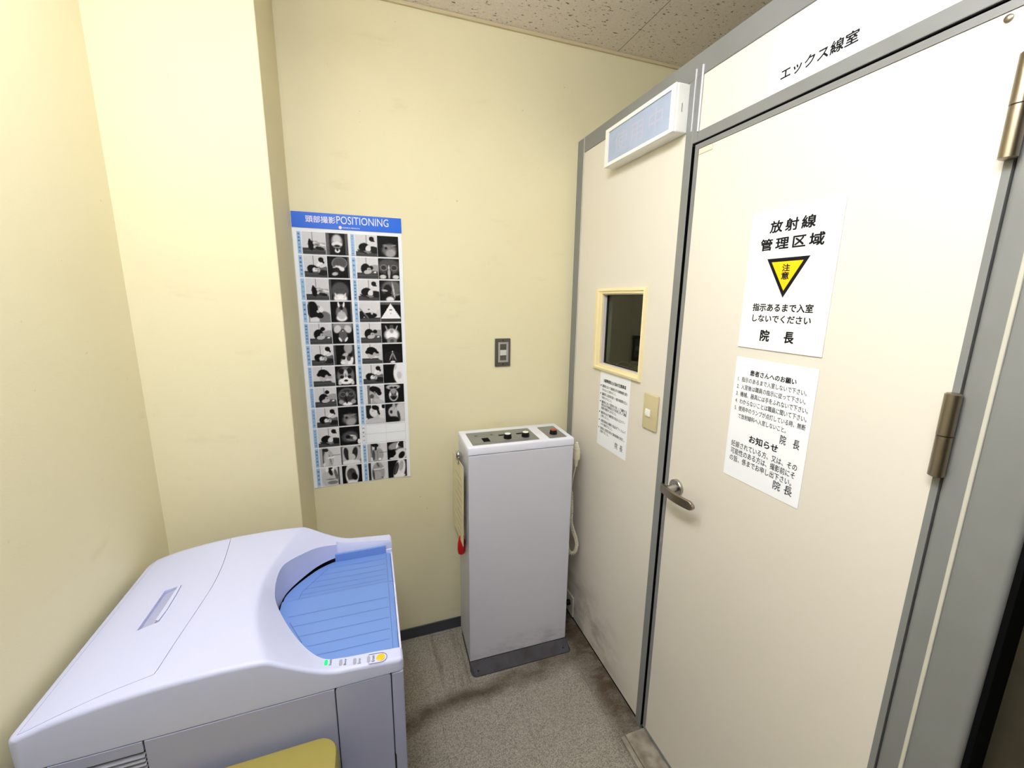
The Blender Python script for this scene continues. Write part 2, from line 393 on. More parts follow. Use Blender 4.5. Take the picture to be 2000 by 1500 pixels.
# window
win = thing('window_1', (XP, 1.30, 1.28), None, None); win['kind'] = 'structure'
bm = bmesh.new()
prof = [(0.0, 0.000), (0.004, 0.012), (0.020, 0.016), (0.030, 0.010), (0.034, 0.004)]
o_ = (1.1615, 1.4780, 1.2860, 1.6095)
i_ = (1.1725, 1.4310, 1.3120, 1.5880)
def ring(t, h): return [PF(o_[k]+(i_[k]-o_[k])*t, o_[q]+(i_[q]-o_[q])*t, h) for k, q in ((0, 2), (1, 2), (1, 3), (0, 3))]
rings = [[bm.verts.new(p_) for p_ in ring(t, h)] for t, h in ((0, -0.0005), (0.03, 0.006), (0.12, 0.011), (0.45, 0.013), (0.62, 0.0095), (0.92, 0.0085), (1.0, 0.006), (1.0, -0.0005))]
for a_, b_ in zip(rings, rings[1:]):
    for k in range(4): bm.faces.new((a_[k], a_[(k+1) % 4], b_[(k+1) % 4], b_[k]))
obj('window_frame', bm, M_winframe, win)
bm = bmesh.new()
holed(bm, (1.1716, 1.1745, 1.4280, 1.4309), (1.3126, 1.3150, 1.5850, 1.5874), lambda u, v, h: Vector((XP+h, u, v)), 0.0005, 0.0445)
obj('window_reveal', bm, M_reveal, win)
bm = bx(bmesh.new(), XP+0.018, XP+0.027, 1.1750, 1.4275, 1.3155, 1.5845); obj('window_pane', bm, M_glass, win)
bm = holed(bmesh.new(), (1.1747, 1.1790, 1.4205, 1.4278), (1.3152, 1.3185, 1.5820, 1.5848), lambda u, v, h: Vector((XP+h, u, v)), 0.0135, 0.0175)
obj('window_gasket', bm, M_black, win)

# door
door = thing('door_1', (XP, 0.68, 0.03), None, None); door['kind'] = 'structure'
bm = bx(bmesh.new(), XP+0.0005, XP+0.042, 0.3738, 0.9870, 0.0305, 1.9765); obj('door_leaf', bm, M_panel, door)
bm = holed(bmesh.new(), (0.3636, 0.3732, 0.9872, 1.0000), (0.0220, 0.0300, 1.9770, 1.9902), lambda u, v, h: Vector((XP+h, u, v)), -0.0015, 0.043)
obj('door_edge_trim', bm, M_frame, door)
bm = bmesh.new(); lathe(bm, (XP+0.0005, 0.402, 1.968), (-1, 0, 0), [(0, 0.0052), (0.0022, 0.005), (0.0035, 0.003), (0.0036, 0.0001)], 16)
obj('screw', bm, M_nickel, door, True)
bm = bmesh.new(); lathe(bm, (XP+0.0005, 0.946, 0.996), (-1, 0, 0), [(0, 0.0262), (0.008, 0.0262), (0.010, 0.0245), (0.0102, 0.0125), (0.012, 0.0115), (0.040, 0.0100), (0.043, 0.0095)], 32)
hd = obj('door_handle', bm, M_rose, door, True)
bm = bmesh.new()
sec = []
for k in range(29):
    t = k/28; yy = 0.962 - t*0.134; xx = XP-0.046 - 0.009*math.sin(math.pi*min(1, t*1.1))
    hw = 0.0135 if t < 0.86 else 0.0135*math.sqrt(max(0.08, 1-((t-0.86)/0.14)**2)); zz = 0.997 - 0.002*t
    sec.append([bm.verts.new((xx+dx, yy, zz+dz*hw)) for dx, dz in ((-0.0050, -.9), (-0.0050, .9), (-0.0038, 1), (0.0038, 1), (0.0050, .9), (0.0050, -.9), (0.0038, -1), (-0.0038, -1))])
for a_, b_ in zip(sec, sec[1:]):
    for k in range(8): bm.faces.new((a_[k], a_[(k+1) % 8], b_[(k+1) % 8], b_[k]))
bm.faces.new(sec[0][::-1]); bm.faces.new(sec[-1])
obj('lever', bm, M_nickel, hd, True)
for zc, zt, zm in ((1.360, 1.4300, 1.3605), (1.840, 1.9085, 1.842)):
    zb = zc - (zt-zc)
    bm = bmesh.new()
    lathe(bm, (XP-0.0125, 0.3655, zb), (0, 0, 1), [(0, 0.008), (0.0015, 0.0103), (zm-0.0012-zb, 0.0103), (zm-zb-0.0011, 0.009)], 24)
    hg = obj('hinge', bm, M_nickel, door, True)
    bm = bmesh.new()
    lathe(bm, (XP-0.0125, 0.3655, zm), (0, 0, 1), [(0, 0.009), (0.0003, 0.0106), (zt-zm-0.002, 0.0106), (zt-zm, 0.0085)], 24)
    obj('hinge_barrel', bm, M_nickel, hg, True)
bm = bx(bmesh.new(), XP+0.0118, XP+0.0125, 1.0008, 1.0092, 0.955, 1.055); obj('strike_plate', bm, M_black, door)
# sill
bm = bx(bmesh.new(), 0.8050, XP+0.004, 0.30, 0.9985, 0.0, 0.0150, 0.001)
bx(bm, 0.7870, 0.8035, 0.30, 0.9985, 0.0, 0.0125, 0.001)
struct('trim_13', bm, M_sill)

# ------------------------------------------------------------------ lamp box over the window
t = thing('in_use_lamp', (XP, 1.22, 2.03), 'long white unlit sign lamp with blue-grey window, on the beam above the cabin window', 'sign lamp')
f_ = lambda u, v, h: Vector((XP-h, u, v))
bm = holed(bmesh.new(), (1.0420, 1.0600, 1.3815, 1.4005), (2.0345, 2.0450, 2.1460, 2.1580), f_, 0.0420, 0.0482)
bx(bm, XP-0.0418, XP-0.0005, 1.0400, 1.4020, 2.0335, 2.1585, 0.003)
obj('housing', bm, M_white, t)
obj('lamp_window', bx(bmesh.new(), XP-0.0445, XP-0.0419, 1.0602, 1.3813, 2.0452, 2.1458), M_lampwin, t)
bm = letters(bmesh.new(), '使用中', 1.345, 1.095, 2.063, 2.128, PF, 0.0448, 0.0, spacing=1.25); obj('lettering', bm, M_lampink, t)
bm = bx(bmesh.new(), XP-0.0255, XP-0.0240, 1.0394, 1.0402, 2.085, 2.108); obj('vent_slot', bm, M_greyplate, t)

# ------------------------------------------------------------------ signs on the door and cabin
def sheet(name, y0, y1, z0, z1, h0, h1, m, label, cat):
    t = thing(name, (XP, (y0+y1)/2, z0), label, cat)
    obj('sheet', bx(bmesh.new(), XP-h1, XP-h0, y0, y1, z0, z1), m, t)
    return t
def lines(t, name, L, h, weight=0.0, m=None):
    bm = bmesh.new()
    for s, ya, yb_, za, zb, *sp in L: letters(bm, s, ya, yb_, za, zb, PF, h, weight, spacing=(sp[0] if sp else 1.0))
    return obj(name, bm, m or M_ink, t)
t = sheet('radiation_area_sign', 0.5797, 0.7840, 1.4565, 1.7705, 0.0001, 0.0026, M_plate, 'white door sign with a black-edged yellow warning triangle', 'sign')
lines(t, 'heading', [('放射線', 0.7357, 0.6320, 1.7205, 1.7475, 1.35), ('管理区域', 0.7548, 0.6091, 1.6828, 1.7101, 1.35)], 0.0028, 0.034)
bm = bmesh.new()
prism(bm, [(0.7327, 1.6643), (0.6332, 1.6643), (0.6826, 1.5770)], PF, 0.0026, 0.0028); tr = obj('triangle_border', bm, M_ink, t)
bm = prism(bmesh.new(), [(0.7200, 1.6562), (0.6466, 1.6562), (0.6830, 1.5925)], PF, 0.0028, 0.0030); obj('triangle_fill', bm, M_yel, t)
lines(t, 'caution_lettering', [('注', 0.6925, 0.6742, 1.6345, 1.6505), ('意', 0.6928, 0.6742, 1.6168, 1.6335)], 0.0032, 0.03)
lines(t, 'instruction', [('指示あるまで入室', 0.7552, 0.6106, 1.5452, 1.5642), ('しないでください', 0.7525, 0.6117, 1.5205, 1.5378)], 0.0028, 0.03)
lines(t, 'signature', [('院', 0.7260, 0.7017, 1.4756, 1.5034), ('長', 0.6667, 0.6430, 1.4767, 1.5030)], 0.0028, 0.034)
t = sheet('patient_notice', 0.5802, 0.7845, 1.1151, 1.4307, 0.0001, 0.0007, M_paper, 'white paper of numbered text lines under the triangle sign on the door', 'notice')
lines(t, 'heading', [('患者さんへのお願い', 0.7411, 0.6240, 1.3882, 1.4026)], 0.0009, 0.03)
lines(t, 'body_text', [('1.  指示のあるまで入室しないで下さい。', 0.7735, 0.5984, 1.3692, 1.3820), ('2.  入室後は職員の指示に従って下さい。', 0.7741, 0.5983, 1.3502, 1.3632),
     ('3.  機械、器具には手をふれないで下さい。', 0.7738, 0.5903, 1.3314, 1.3448), ('4.  わからないことは職員に聞いて下さい。', 0.7738, 0.5904, 1.3128, 1.3262),
     ('5.  使用中のランプが点灯している時、無断', 0.7735, 0.5899, 1.2940, 1.3074), ('で放射線科へ入室しないこと。', 0.7601, 0.6314, 1.2750, 1.2880)], 0.0009, 0.010)
lines(t, 'signature', [('院　長', 0.6425, 0.5966, 1.2468, 1.2690)], 0.0009, 0.010)
lines(t, 'second_heading', [('お知らせ', 0.7210, 0.6440, 1.2225, 1.2423)], 0.0009, 0.03)
lines(t, 'second_text', [('妊娠されている方、又は、その', 0.7703, 0.5946, 1.1978, 1.2141), ('可能性のある方は、撮影前にそ', 0.7692, 0.5967, 1.1784, 1.1948), ('の旨、係までお申し出下さい。', 0.7700, 0.6018, 1.1589, 1.1753)], 0.0009, 0.010)
lines(t, 'second_signature', [('院', 0.6439, 0.6255, 1.1350, 1.1570), ('長', 0.6165, 0.5972, 1.1350, 1.1570)], 0.0009, 0.010)
t = sheet('radiation_safety_notice', 1.2184, 1.4223, 0.9744, 1.2855, 0.0001, 0.0007, M_paper, 'white paper of small bulleted print hanging under the dark cabin window', 'notice')
lines(t, 'heading', [('X線障害防止の為の注意事項', 1.3963, 1.2440, 1.2412, 1.2560)], 0.0009, 0.03)
R6 = [('撮影時において被検者以外の被曝線量を減少', 1.2306, 1.2192, 1.2312), ('させるように努めること。', 1.3041, 1.2047, 1.2152), ('撮影時には患者を除く一般外来者等の立入', 1.2295, 1.1862, 1.1985),
      ('を禁止すること。', 1.329, 1.1722, 1.1826), ('撮影時において管球を方向、して撮影する', 1.2288, 1.1535, 1.1655), ('場合は必ず被検者及び介助者に対して確認', 1.2299, 1.1412, 1.1528),
      ('遮蔽を徹底せしめること。', 1.2959, 1.1282, 1.1394), ('撮影時は必ず撮影室の各出入口ドアー', 1.2350, 1.1092, 1.1208), ('を閉じること。', 1.342, 1.0955, 1.1060), ('X線従事者は撮影の為必ずフィルムバ', 1.2282, 1.0752, 1.0872),
      ('ッチを着用すること。', 1.315, 1.0610, 1.0725), ('定期的に管理区域内の漏洩線量を測定し、', 1.2310, 1.0432, 1.0548), ('記録すること。', 1.3399, 1.0300, 1.0410)]
lines(t, 'body_text', [(s, 1.4030, y1, z0, z1) for s, y1, z0, z1 in R6], 0.0009, 0.010)
bm = bmesh.new()
for z_ in (1.2252, 1.1925, 1.1595, 1.1150, 1.0812, 1.0490):
    lathe(bm, (XP-0.0007, 1.4135, z_), (-1, 0, 0), [(0, 0.0030), (0.0002, 0.0030)], 12)
obj('bullet_marks', bm, M_ink, t)
lines(t, 'signature', [('院', 1.2915, 1.2740, 0.9985, 1.0225), ('長', 1.2585, 1.2408, 0.9985, 1.0225)], 0.0009, 0.010)
t = sheet('room_name_label', 0.5796, 0.7840, 2.0240, 2.1500, 0.0001, 0.0005, M_plate, 'white name label with five large black characters above the door', 'label')
lines(t, 'lettering', [('エックス線室', 0.7592, 0.6051, 2.0425, 2.0665)], 0.0007, 0.028)
bm = bx(bmesh.new(), XP-0.0012, XP-0.0008, 0.9375, 0.9845, 1.962, 1.9755)
tag(obj('tape_remnant', bm, mat('old_clear_tape', (226, 214, 194), rough=0.25), base=(XP, 0.96, 1.962)), 'strip of old clear tape at the top left corner of the door', 'tape')

# ------------------------------------------------------------------ poster
t = thing('positioning_poster', (-0.05, YB, 0.8085), 'tall white poster with blue heading and rows of black-and-white pictures', 'poster')
PX0, PX1, PZ0, PZ1 = -0.2415, 0.1365, 0.8085, 1.8610
bm = bmesh.new(); prev = None
for k in range(22):
    zz = PZ0+(PZ1-PZ0)*k/21; hh = 0.0012+0.0007*math.sin(k*0.9)+(0.0018 if k == 0 else 0)
    cur = [bm.verts.new(BF(x_, zz, hh*(0.3 if 0.1 < (x_-PX0)/(PX1-PX0) < 0.95 else 1))) for x_ in (PX0, PX0+.1, PX1-.1, PX1)]
    if prev:
        for j in range(3): bm.faces.new((prev[j], prev[j+1], cur[j+1], cur[j]))
    prev = cur
obj('sheet', bm, M_paper, t)
PH = 0.0026
bm = prism(bmesh.new(), [(PX0, 1.8075), (PX1, 1.8075), (PX1, PZ1), (PX0, PZ1)], BF, 0.0021, PH)
hd = obj('header_band', bm, M_bhead, t)
bm = letters(bmesh.new(), '頭部撮影', -0.1960, -0.0960, 1.8265, 1.8500, BF, PH+.0003, 0.012)
letters(bm, 'POSITIONING', -0.0930, 0.0895, 1.8270, 1.8540, BF, PH+.0003, 0.0)
obj('title_lettering', bm, M_wink, t)
bm = lathe(bmesh.new(), BF(-0.0815, 1.8145, PH), (0, -1, 0), [(0, 0.0056), (0.0003, 0.0056)], 20)
letters(bm, 'KONICA MINOLTA', -0.0735, -0.0140, 1.8122, 1.8168, BF, PH+.0003, 0.02)
obj('maker_lettering', bm, M_wink, t)
ROW0, PITCH_Z, CH = 1.7937, 0.0823, 0.0765
TAGX = ((-0.2283, -0.2160), (-0.0490, -0.0367))
PICX = ((-0.2124, -0.1358), (-0.0322, 0.0442)); XRX = ((-0.1338, -0.0585), (0.0456, 0.1225))
names = [['頭蓋骨正面位', '頭蓋骨側位', 'タウン法', '頭蓋軸位', '副鼻腔後前位', '副鼻腔側位', 'ウォータース法', 'コールドウェル法', 'シュラー法', 'マイヤー法式', '胸部正面位', '胸骨側位'],
         ['ステンバース法', '眼窩正位', '視神経管撮影', '頬骨弓位', '頬骨軸位位', '鼻骨軸位', '鼻骨側位', '下顎骨正面位', '下顎骨側位', 'MEMO', '胸部斜方位', '肋骨斜位']]
bl = bmesh.new(); M_navy = mat('navy_ink', (30, 52, 96), rough=0.6)
for col in range(2):
    for r_ in range(12):
        zt = ROW0-PITCH_Z*r_; zb = zt-CH; xa, xb = TAGX[col]
        if not (col == 1 and r_ == 9):
            par = obj('name_strip', prism(bmesh.new(), [(xa, zb), (xb, zb), (xb, zt), (xa, zt)], BF, 0.0022, 0.0027), M_btag, t)
        else:
            par = t
            for q in (zt, zt-CH/2, zb): bx(bl, xa, XRX[1][1], YB-0.0026, YB-0.0022, q-0.0002, q+0.0002)
            for q in (xa, xb, PICX[1][0], 0.0449, XRX[1][1]): bx(bl, q-0.0002, q+0.0002, YB-0.0026, YB-0.0022, zb, zt)
        bi = bmesh.new(); s = names[col][r_]; k_ = len(s); ch = min(0.0066, CH/k_*0.66)
        for j, g in enumerate(s):
            zc = zt - CH*(j+0.75)/(k_+0.5); xm = (xa+xb)/2
            wd = ch*0.09 if g == 'ー' else ch*0.5
            letters(bi, g, xm-wd, xm+wd, zc-ch/2, zc+ch/2, BF, 0.0030, 0.01)
        obj('strip_lettering', bi, M_navy, par)
obj('memo_grid', bl, M_line, t)

# printed pictures: each picture is a small patch of vertex tones; ops are (kind, cx, cy, rx, ry, deg, tone, softness)
def E(cx, cy, rx, ry, a, v, s=0.12): return ('e', cx, cy, rx, ry, a, v, s)
def B(x0, x1, y0, y1, v): return ('b', x0, x1, y0, y1, v)
SKIN = 0.74
def table(y=0.27): return [B(0, 1, 0, y, 0.25), B(0, 1, y*0.45, y*0.6, 0.34), B(0.02, 0.98, 0, 0.05, 0.3)]
def rod(x=0.42, y=0.6): return [B(x-.01, x+.012, y, 1, 0.45)]
def friend(x=0.75, y=0.82): return [E(x-.03, y-.3, .17, .2, 0, .93, .2), E(x-.07, y-.05, .08, .13, 0, .93, .2), E(x, y, .12, .12, -20, .07, .15), E(x+.09, y-.1, .05, .09, 20, .07, .2)]
def lateral(h=0.30): return table() + rod(.42, .55) + friend() + [E(.84, .36, .28, .17, -10, .40, .25), E(.8, .22, .25, .13, 0, .12, .25), E(.82, .55, .17, .08, 20, .86, .25),
    E(.36, .38, .24, .2, -12, .05), E(.52, .33, .17, .145, -10, .70), E(.46, .35, .10, .09, -10, .90, .5), E(.50, .37, .035, .018, 0, .25, .6), E(.60, .35, .03, .016, 0, .3, .6), E(.57, .25, .05, .015, 10, .35, .6), E(.48, .22, .14, .04, 0, .3, .5), E(.52, .47, .09, .04, -15, .08, .3)]
def supine(y=.0): return table() + rod(.44, .6) + [E(.95, .36, .3, .16, -12, .66, .25), E(.88, .42, .2, .05, -10, .88, .5), E(.56, .46+y, .20, .13, -8, .60), E(.54, .51+y, .14, .06, -8, .82, .5), E(.70, .49, .06, .06, 0, .64, .3), E(.36, .40, .12, .25, 8, .05), E(.33, .6, .05, .1, 10, .05),
    E(.54, .33, .07, .045, 0, .85, .3), E(.75, .27, .2, .07, -12, .10, .3), E(.45, .57+y, .03, .025, 0, .3, .5), E(.60, .58+y, .03, .03, 0, .6, .4), E(.62, .44, .08, .03, -20, .4, .5)]
def prone(bun=(.62, .70), dy=0): return table() + rod(.45, .6) + [E(.9, .47, .34, .2, -5, .62, .25), E(.75, .3, .25, .08, 0, .3, .3), E(.40, .47+dy, .22, .25, -10, .06), E(bun[0], bun[1], .11, .1, 0, .06), E(.5, .32, .19, .10, 10, .74, .2), E(.56, .46, .09, .07, 0, .7, .3), E(.57, .44, .03, .03, 0, .3, .4), E(.85, .3, .06, .035, 0, .95, .2)]
def proneside(): return table(.22) + rod(.5, .6) + friend() + [E(.95, .5, .4, .17, -15, .86, .2), E(.85, .3, .3, .17, -10, .10, .2), E(.38, .42, .25, .2, 10, .06), E(.58, .36, .12, .16, -10, .88, .15), E(.52, .2, .2, .06, 0, .5, .3), E(.3, .2, .25, .05, -20, .15, .2)]
def sidedown(): return table() + rod(.42, .7) + [E(.97, .38, .2, .22, 0, .8, .2), E(.45, .44, .18, .18, -20, SKIN, .12), E(.5, .66, .27, .2, -20, .06), E(.72, .56, .13, .1, -25, .06), E(.27, .6, .1, .1, 0, .06), E(.62, .5, .07, .09, 0, .7, .2), E(.75, .45, .13, .07, 0, .7, .3)]
def hang(): return [E(.75, .2, .3, .35, 40, .45, .25), E(.55, .62, .16, .16, 0, .9, .2), E(.45, .75, .1, .07, 0, .6, .3), E(.22, .6, .25, .42, 0, .07, .12), E(.5, .35, .2, .15, -30, .08, .15), E(.46, .52, .06, .07, 0, .8, .2), B(.05, .08, 0, 1, .3), E(.3, .12, .2, .12, 0, .88, .2)]
def wedge(): return table(.22) + [E(.95, .45, .25, .17, -12, .8, .2), E(.62, .55, .25, .16, 15, .85, .15), E(.5, .33, .34, .14, 0, .07, .15), E(.6, .45, .05, .08, 0, .8, .2), ('e', .2, .45, .03, .38, 40, .5, .1), E(.08, .35, .13, .2, 0, .1, .2), E(.45, .62, .05, .03, 0, .2, .3)]
def profile(): return [B(0, .15, 0, 1, .87), B(.15, .3, 0, 1, .42), E(.55, .1, .2, .35, -10, .66, .2), E(.75, .1, .3, .12, -25, .75, .2), E(.45, .52, .19, .26, 10, .68, .12), E(.38, .4, .1, .12, 0, .3, .35), E(.55, .76, .29, .17, -18, .06), E(.76, .55, .12, .12, 0, .06), E(.72, .66, .12, .16, 0, .06), E(.52, .58, .05, .08, 0, .5, .25)]
def profile2(): return [B(.05, .3, .3, 1, .12), E(.3, .3, .2, .2, 0, .1, .2), E(.5, .1, .55, .2, 0, .78, .2), E(.55, .35, .15, .2, 0, .76, .2), E(.4, .6, .18, .26, 15, .86, .12), E(.52, .85, .2, .13, -20, .06), E(.66, .62, .06, .2, 15, .06), E(.85, .85, .15, .15, 0, .93, .2), E(.93, .9, .1, .12, 0, .08, .2), E(.38, .68, .05, .02, 0, .2, .3)]
def chestside(): return [B(0, .14, 0, 1, .72), B(.14, .24, 0, 1, .3), E(.42, .4, .24, .5, 0, .72, .15), E(.34, .35, .1, .45, -5, .8, .2), E(.5, .35, .03, .3, 10, .45, .3), E(.55, .47, .2, .05, 8, .93, .25), E(.3, .9, .14, .1, 0, .15, .2), B(.6, 1, .58, .6, .35), E(.2, .1, .06, .12, 0, .9, .2)]
def torso(): return [B(.8, .9, 0, 1, .3), E(.42, .4, .4, .55, 0, .78, .2), E(.45, .75, .09, .22, 20, .12, .25), E(.3, .9, .08, .14, 0, .95, .2), E(.6, .92, .08, .12, 0, .95, .2), E(.47, .35, .25, .03, 0, .4, .4), E(.55, .15, .25, .1, 0, .5, .4), E(.47, .97, .1, .07, 0, .1, .2), E(.72, .6, .07, .3, 10, .4, .3)]
def torso2(): return [B(0, .12, 0, 1, .15), E(.5, .4, .33, .6, 0, .62, .2), E(.45, .25, .2, .22, 0, .68, .3), E(.45, .6, .22, .03, 0, .9, .3), E(.75, .64, .09, .03, 10, .92, .3), E(.25, .3, .06, .3, 5, .3, .3), E(.5, .85, .05, .15, 20, .35, .4), E(.7, .1, .04, .03, 0, .1, .2)]
def shoulder(): return [B(0, .15, 0, 1, .7), B(.15, .25, 0, 1, .4), E(.5, .35, .32, .4, 0, .62, .2), E(.55, .85, .12, .15, 0, .76, .2), E(.38, .92, .2, .12, -20, .07, .15), E(.42, .75, .06, .15, 0, .12, .2), E(.62, .1, .08, .06, 0, .95, .2), B(.5, .52, .1, .6, .4), B(.6, 1, .46, .475, .4), E(.3, .35, .08, .3, 0, .3, .3), E(.2, .1, .05, .15, 0, .9, .2)]
def xf(): return ['x', B(.1, .17, 0, 1, .3), B(.88, 1, 0, 1, .32), B(0, .1, 0, 1, .38), E(.5, .62, .26, .34, 0, .55, .35), E(.5, .7, .18, .22, 0, .8, .5), E(.35, .5, .1, .07, 20, .9, .5), E(.64, .5, .1, .07, -20, .9, .5), E(.5, .55, .09, .08, 0, .9, .5), E(.5, .42, .14, .05, 0, .08, .4), E(.5, .2, .12, .1, 0, .95, .3), E(.5, .25, .06, .08, 0, .1, .4)]
def xl(): return ['x', B(.92, 1, 0, 1, .35), E(.55, .68, .36, .29, 8, .52, .12), E(.55, .69, .32, .25, 8, .32, .15), E(.55, .5, .2, .05, -20, .95, .6), E(.65, .42, .12, .1, -30, .9, .5), E(.4, .52, .18, .03, 15, .8, .5), E(.4, .36, .14, .12, 0, .12, .3), E(.32, .18, .14, .08, 10, .75, .6)]
def xt(): return ['x', B(0, .1, 0, 1, .3), E(.5, .45, .4, .42, 0, .30, .3), E(.5, .12, .28, .18, 0, .9, .6), E(.5, .05, .3, .2, 0, 1, .5), E(.3, .2, .04, .16, 20, .85, .4), E(.7, .2, .04, .16, -20, .85, .4)]
def xa_(): return ['x', B(.92, 1, 0, 1, .3), E(.5, .45, .27, .4, 0, .42, .3), E(.5, .2, .25, .16, 0, 1, .5), E(.5, .33, .2, .2, 0, .75, .5), E(.38, .85, .04, .14, 8, .95, .4), E(.62, .85, .04, .14, -8, .95, .4), E(.5, .55, .03, .03, 0, .9, .4), E(.5, .7, .09, .1, 0, .08, .4)]
def xw(): return ['x', E(.5, .9, .5, .3, 0, .55, .5), E(.25, .72, .16, .2, -30, .8, .4), E(.75, .72, .16, .2, 30, .8, .4), E(.5, .6, .1, .12, 0, .05, .4), E(.5, .4, .2, .3, 0, .35, .4), E(.36, .2, .05, .13, 30, .9, .4), E(.64, .2, .05, .13, -30, .9, .4), E(.5, .62, .03, .03, 0, .8, .4)]
def xside(): return ['x', B(0, .1, 0, 1, .28), B(.86, 1, 0, 1, .2), E(.7, .85, .2, .3, 0, .62, .4), E(.6, .15, .28, .25, 0, .85, .5), E(.78, .1, .1, .3, -20, 1, .4), E(.55, .5, .15, .1, 20, .7, .5), E(.45, .35, .1, .1, 0, .1, .4), E(.7, .3, .1, .12, 0, .3, .4), E(.4, .1, .1, .08, 0, .95, .4)]
def xwat(): return ['x', E(.5, .5, .42, .48, 0, .42, .3), E(.3, .74, .13, .15, 0, .1, .25), E(.68, .74, .13, .15, 0, .1, .25), E(.5, .6, .1, .2, 0, .8, .5), E(.5, .22, .36, .16, 0, .98, .35), E(.5, .3, .24, .13, 0, .95, .3), E(.31, .43, .09, .08, 0, .06, .3), E(.68, .43, .09, .08, 0, .06, .3), E(.5, .24, .1, .06, 0, .05, .2), E(.2, .12, .08, .1, 0, .8, .5), E(.82, .12, .08, .1, 0, .8, .5), E(.5, .5, .03, .1, 0, .3, .5)]
def xcal(): return ['x', E(.5, .5, .44, .42, 0, .42, .3), E(.5, .52, .38, .34, 0, .2, .3), E(.3, .6, .15, .13, 0, .45, .2), E(.3, .6, .12, .1, 0, .2, .25), E(.7, .6, .15, .13, 0, .45, .2), E(.7, .6, .12, .1, 0, .2, .25), E(.5, .6, .03, .12, 0, .7, .5), E(.5, .08, .25, .1, 0, .95, .5), E(.2, .2, .12, .12, 0, .6, .5), E(.8, .2, .12, .12, 0, .6, .5), E(.45, .3, .06, .2, 10, .08, .4)]
def xdif(): return ['x', E(.55, .35, .35, .28, 15, .42, .6), E(.62, .18, .25, .2, 20, .62, .6), E(.45, .5, .2, .08, -20, .5, .6), E(.4, .42, .07, .06, 0, .1, .4), E(.7, .55, .2, .04, 10, .5, .6)]
def xlin(): return ['x', E(.5, .45, .4, .3, 10, .3, .5), E(.62, .5, .2, .04, -10, .8, .6), E(.75, .35, .1, .12, 30, .75, .6), E(.42, .45, .12, .1, 0, .08, .4), E(.95, .15, .07, .14, 0, 1, .2), E(.55, .25, .25, .05, -15, .5, .6)]
def xchest(): return ['x', E(.5, .55, .6, .6, 0, .72, .3), E(.28, .58, .13, .36, 8, .15, .25), E(.70, .58, .14, .36, -10, .15, .25), E(.47, .5, .1, .5, 0, .75, .4), E(.58, .4, .13, .17, 25, .78, .35), E(.5, .06, .5, .17, 0, .9, .3), B(0, .06, 0, 1, .35)]
def xabd(): return ['x', B(0, .12, 0, 1, .06), E(.5, .5, .34, .7, 0, .85, .2), E(.47, .5, .24, .33, 0, .25, .3), E(.62, .35, .15, .22, 15, .08, .35), E(.35, .42, .1, .25, 0, .3, .4), E(.5, .03, .25, .08, 0, .95, .3)]
def xorb(): return ['x', E(.5, .6, .55, .4, 0, .3, .5), E(.25, .55, .17, .15, 0, .5, .25), E(.25, .55, .13, .11, 0, .2, .3), E(.75, .55, .17, .15, 0, .5, .25), E(.75, .55, .13, .11, 0, .2, .3), E(.5, .55, .03, .12, 0, .95, .5), E(.5, .25, .06, .25, 0, .7, .5), E(.4, .2, .04, .2, 10, .1, .4), E(.6, .2, .04, .2, -10, .1, .4), E(.2, .1, .16, .1, 0, .8, .5), E(.82, .1, .16, .1, 0, .8, .5)]
def xsel(): return ['x', E(.6, .6, .5, .4, 0, .4, .5), E(.4, .55, .2, .25, 0, .12, .4), E(.68, .5, .04, .4, 8, .75, .5), E(.25, .5, .15, .05, -10, .7, .5), E(.5, .05, .2, .14, 0, .9, .5), E(.4, .3, .2, .07, 0, .08, .4), E(.85, .3, .15, .04, 10, .55, .5)]
def xhill(): return ['x', B(0, 1, .86, 1, .35), B(0, 1, 0, .14, .25), ('t', .5, .92, .5, .15, 0, .98, .05), E(.5, .58, .2, .15, 0, .98, .15), E(.5, .6, .09, .025, 0, .35, .3), E(.5, .42, .02, .03, 0, .2, .3)]
def xpel(): return ['x', E(.5, .4, .38, .32, 0, .75, .4), E(.5, .4, .28, .24, 0, 1, .4), E(.25, .75, .03, .14, 20, .7, .5), E(.75, .75, .03, .14, -20, .7, .5), E(.5, .6, .12, .14, 0, .8, .3), E(.5, .6, .07, .09, 0, .6, .4), E(.5, .08, .25, .2, 0, .5, .3), E(.5, .08, .1, .1, 0, .3, .4), E(.5, .82, .1, .1, 0, .3, .5)]
def xnas(): return ['x', E(.5, .3, .42, .3, 0, .16, .15), E(.5, .3, .39, .27, 0, .09, .2), E(.42, .35, .03, .25, -22, .6, .5), E(.58, .35, .03, .25, 22, .6, .5), E(.5, .6, .03, .03, 0, .95, .5), E(.5, .05, .12, .05, 0, 1, .5), E(.5, .3, .02, .2, 0, .4, .5)]
def xhalf(): return ['x', E(1.0, .5, .5, .7, 0, .95, .12), E(.62, .85, .06, .15, -10, .8, .4), E(.8, .4, .12, .2, 0, .8, .5)]
def xman(): return ['x', E(.45, .85, .35, .14, 0, .7, .3), E(.36, .8, .1, .06, 0, .15, .3), E(.56, .8, .1, .06, 0, .15, .3), E(.46, .4, .24, .34, 0, .7, .12), E(.46, .42, .18, .28, 0, .15, .2), E(.46, .6, .12, .14, 0, .6, .5), E(.46, .38, .14, .08, 0, .35, .4), E(.3, .45, .05, .1, 0, .9, .5), E(.64, .45, .05, .1, 0, .9, .5), E(.46, .25, .12, .1, 0, .08, .3)]
def xjaw(): return ['x', E(.85, .5, .35, .6, 0, .8, .4), E(.4, .55, .25, .3, 0, .75, .3), E(.3, .55, .07, .1, 0, .15, .4), E(.45, .85, .08, .2, 0, .7, .4), E(.35, .1, .4, .2, 0, .08, .4), E(.68, .35, .07, .25, 10, .2, .4)]
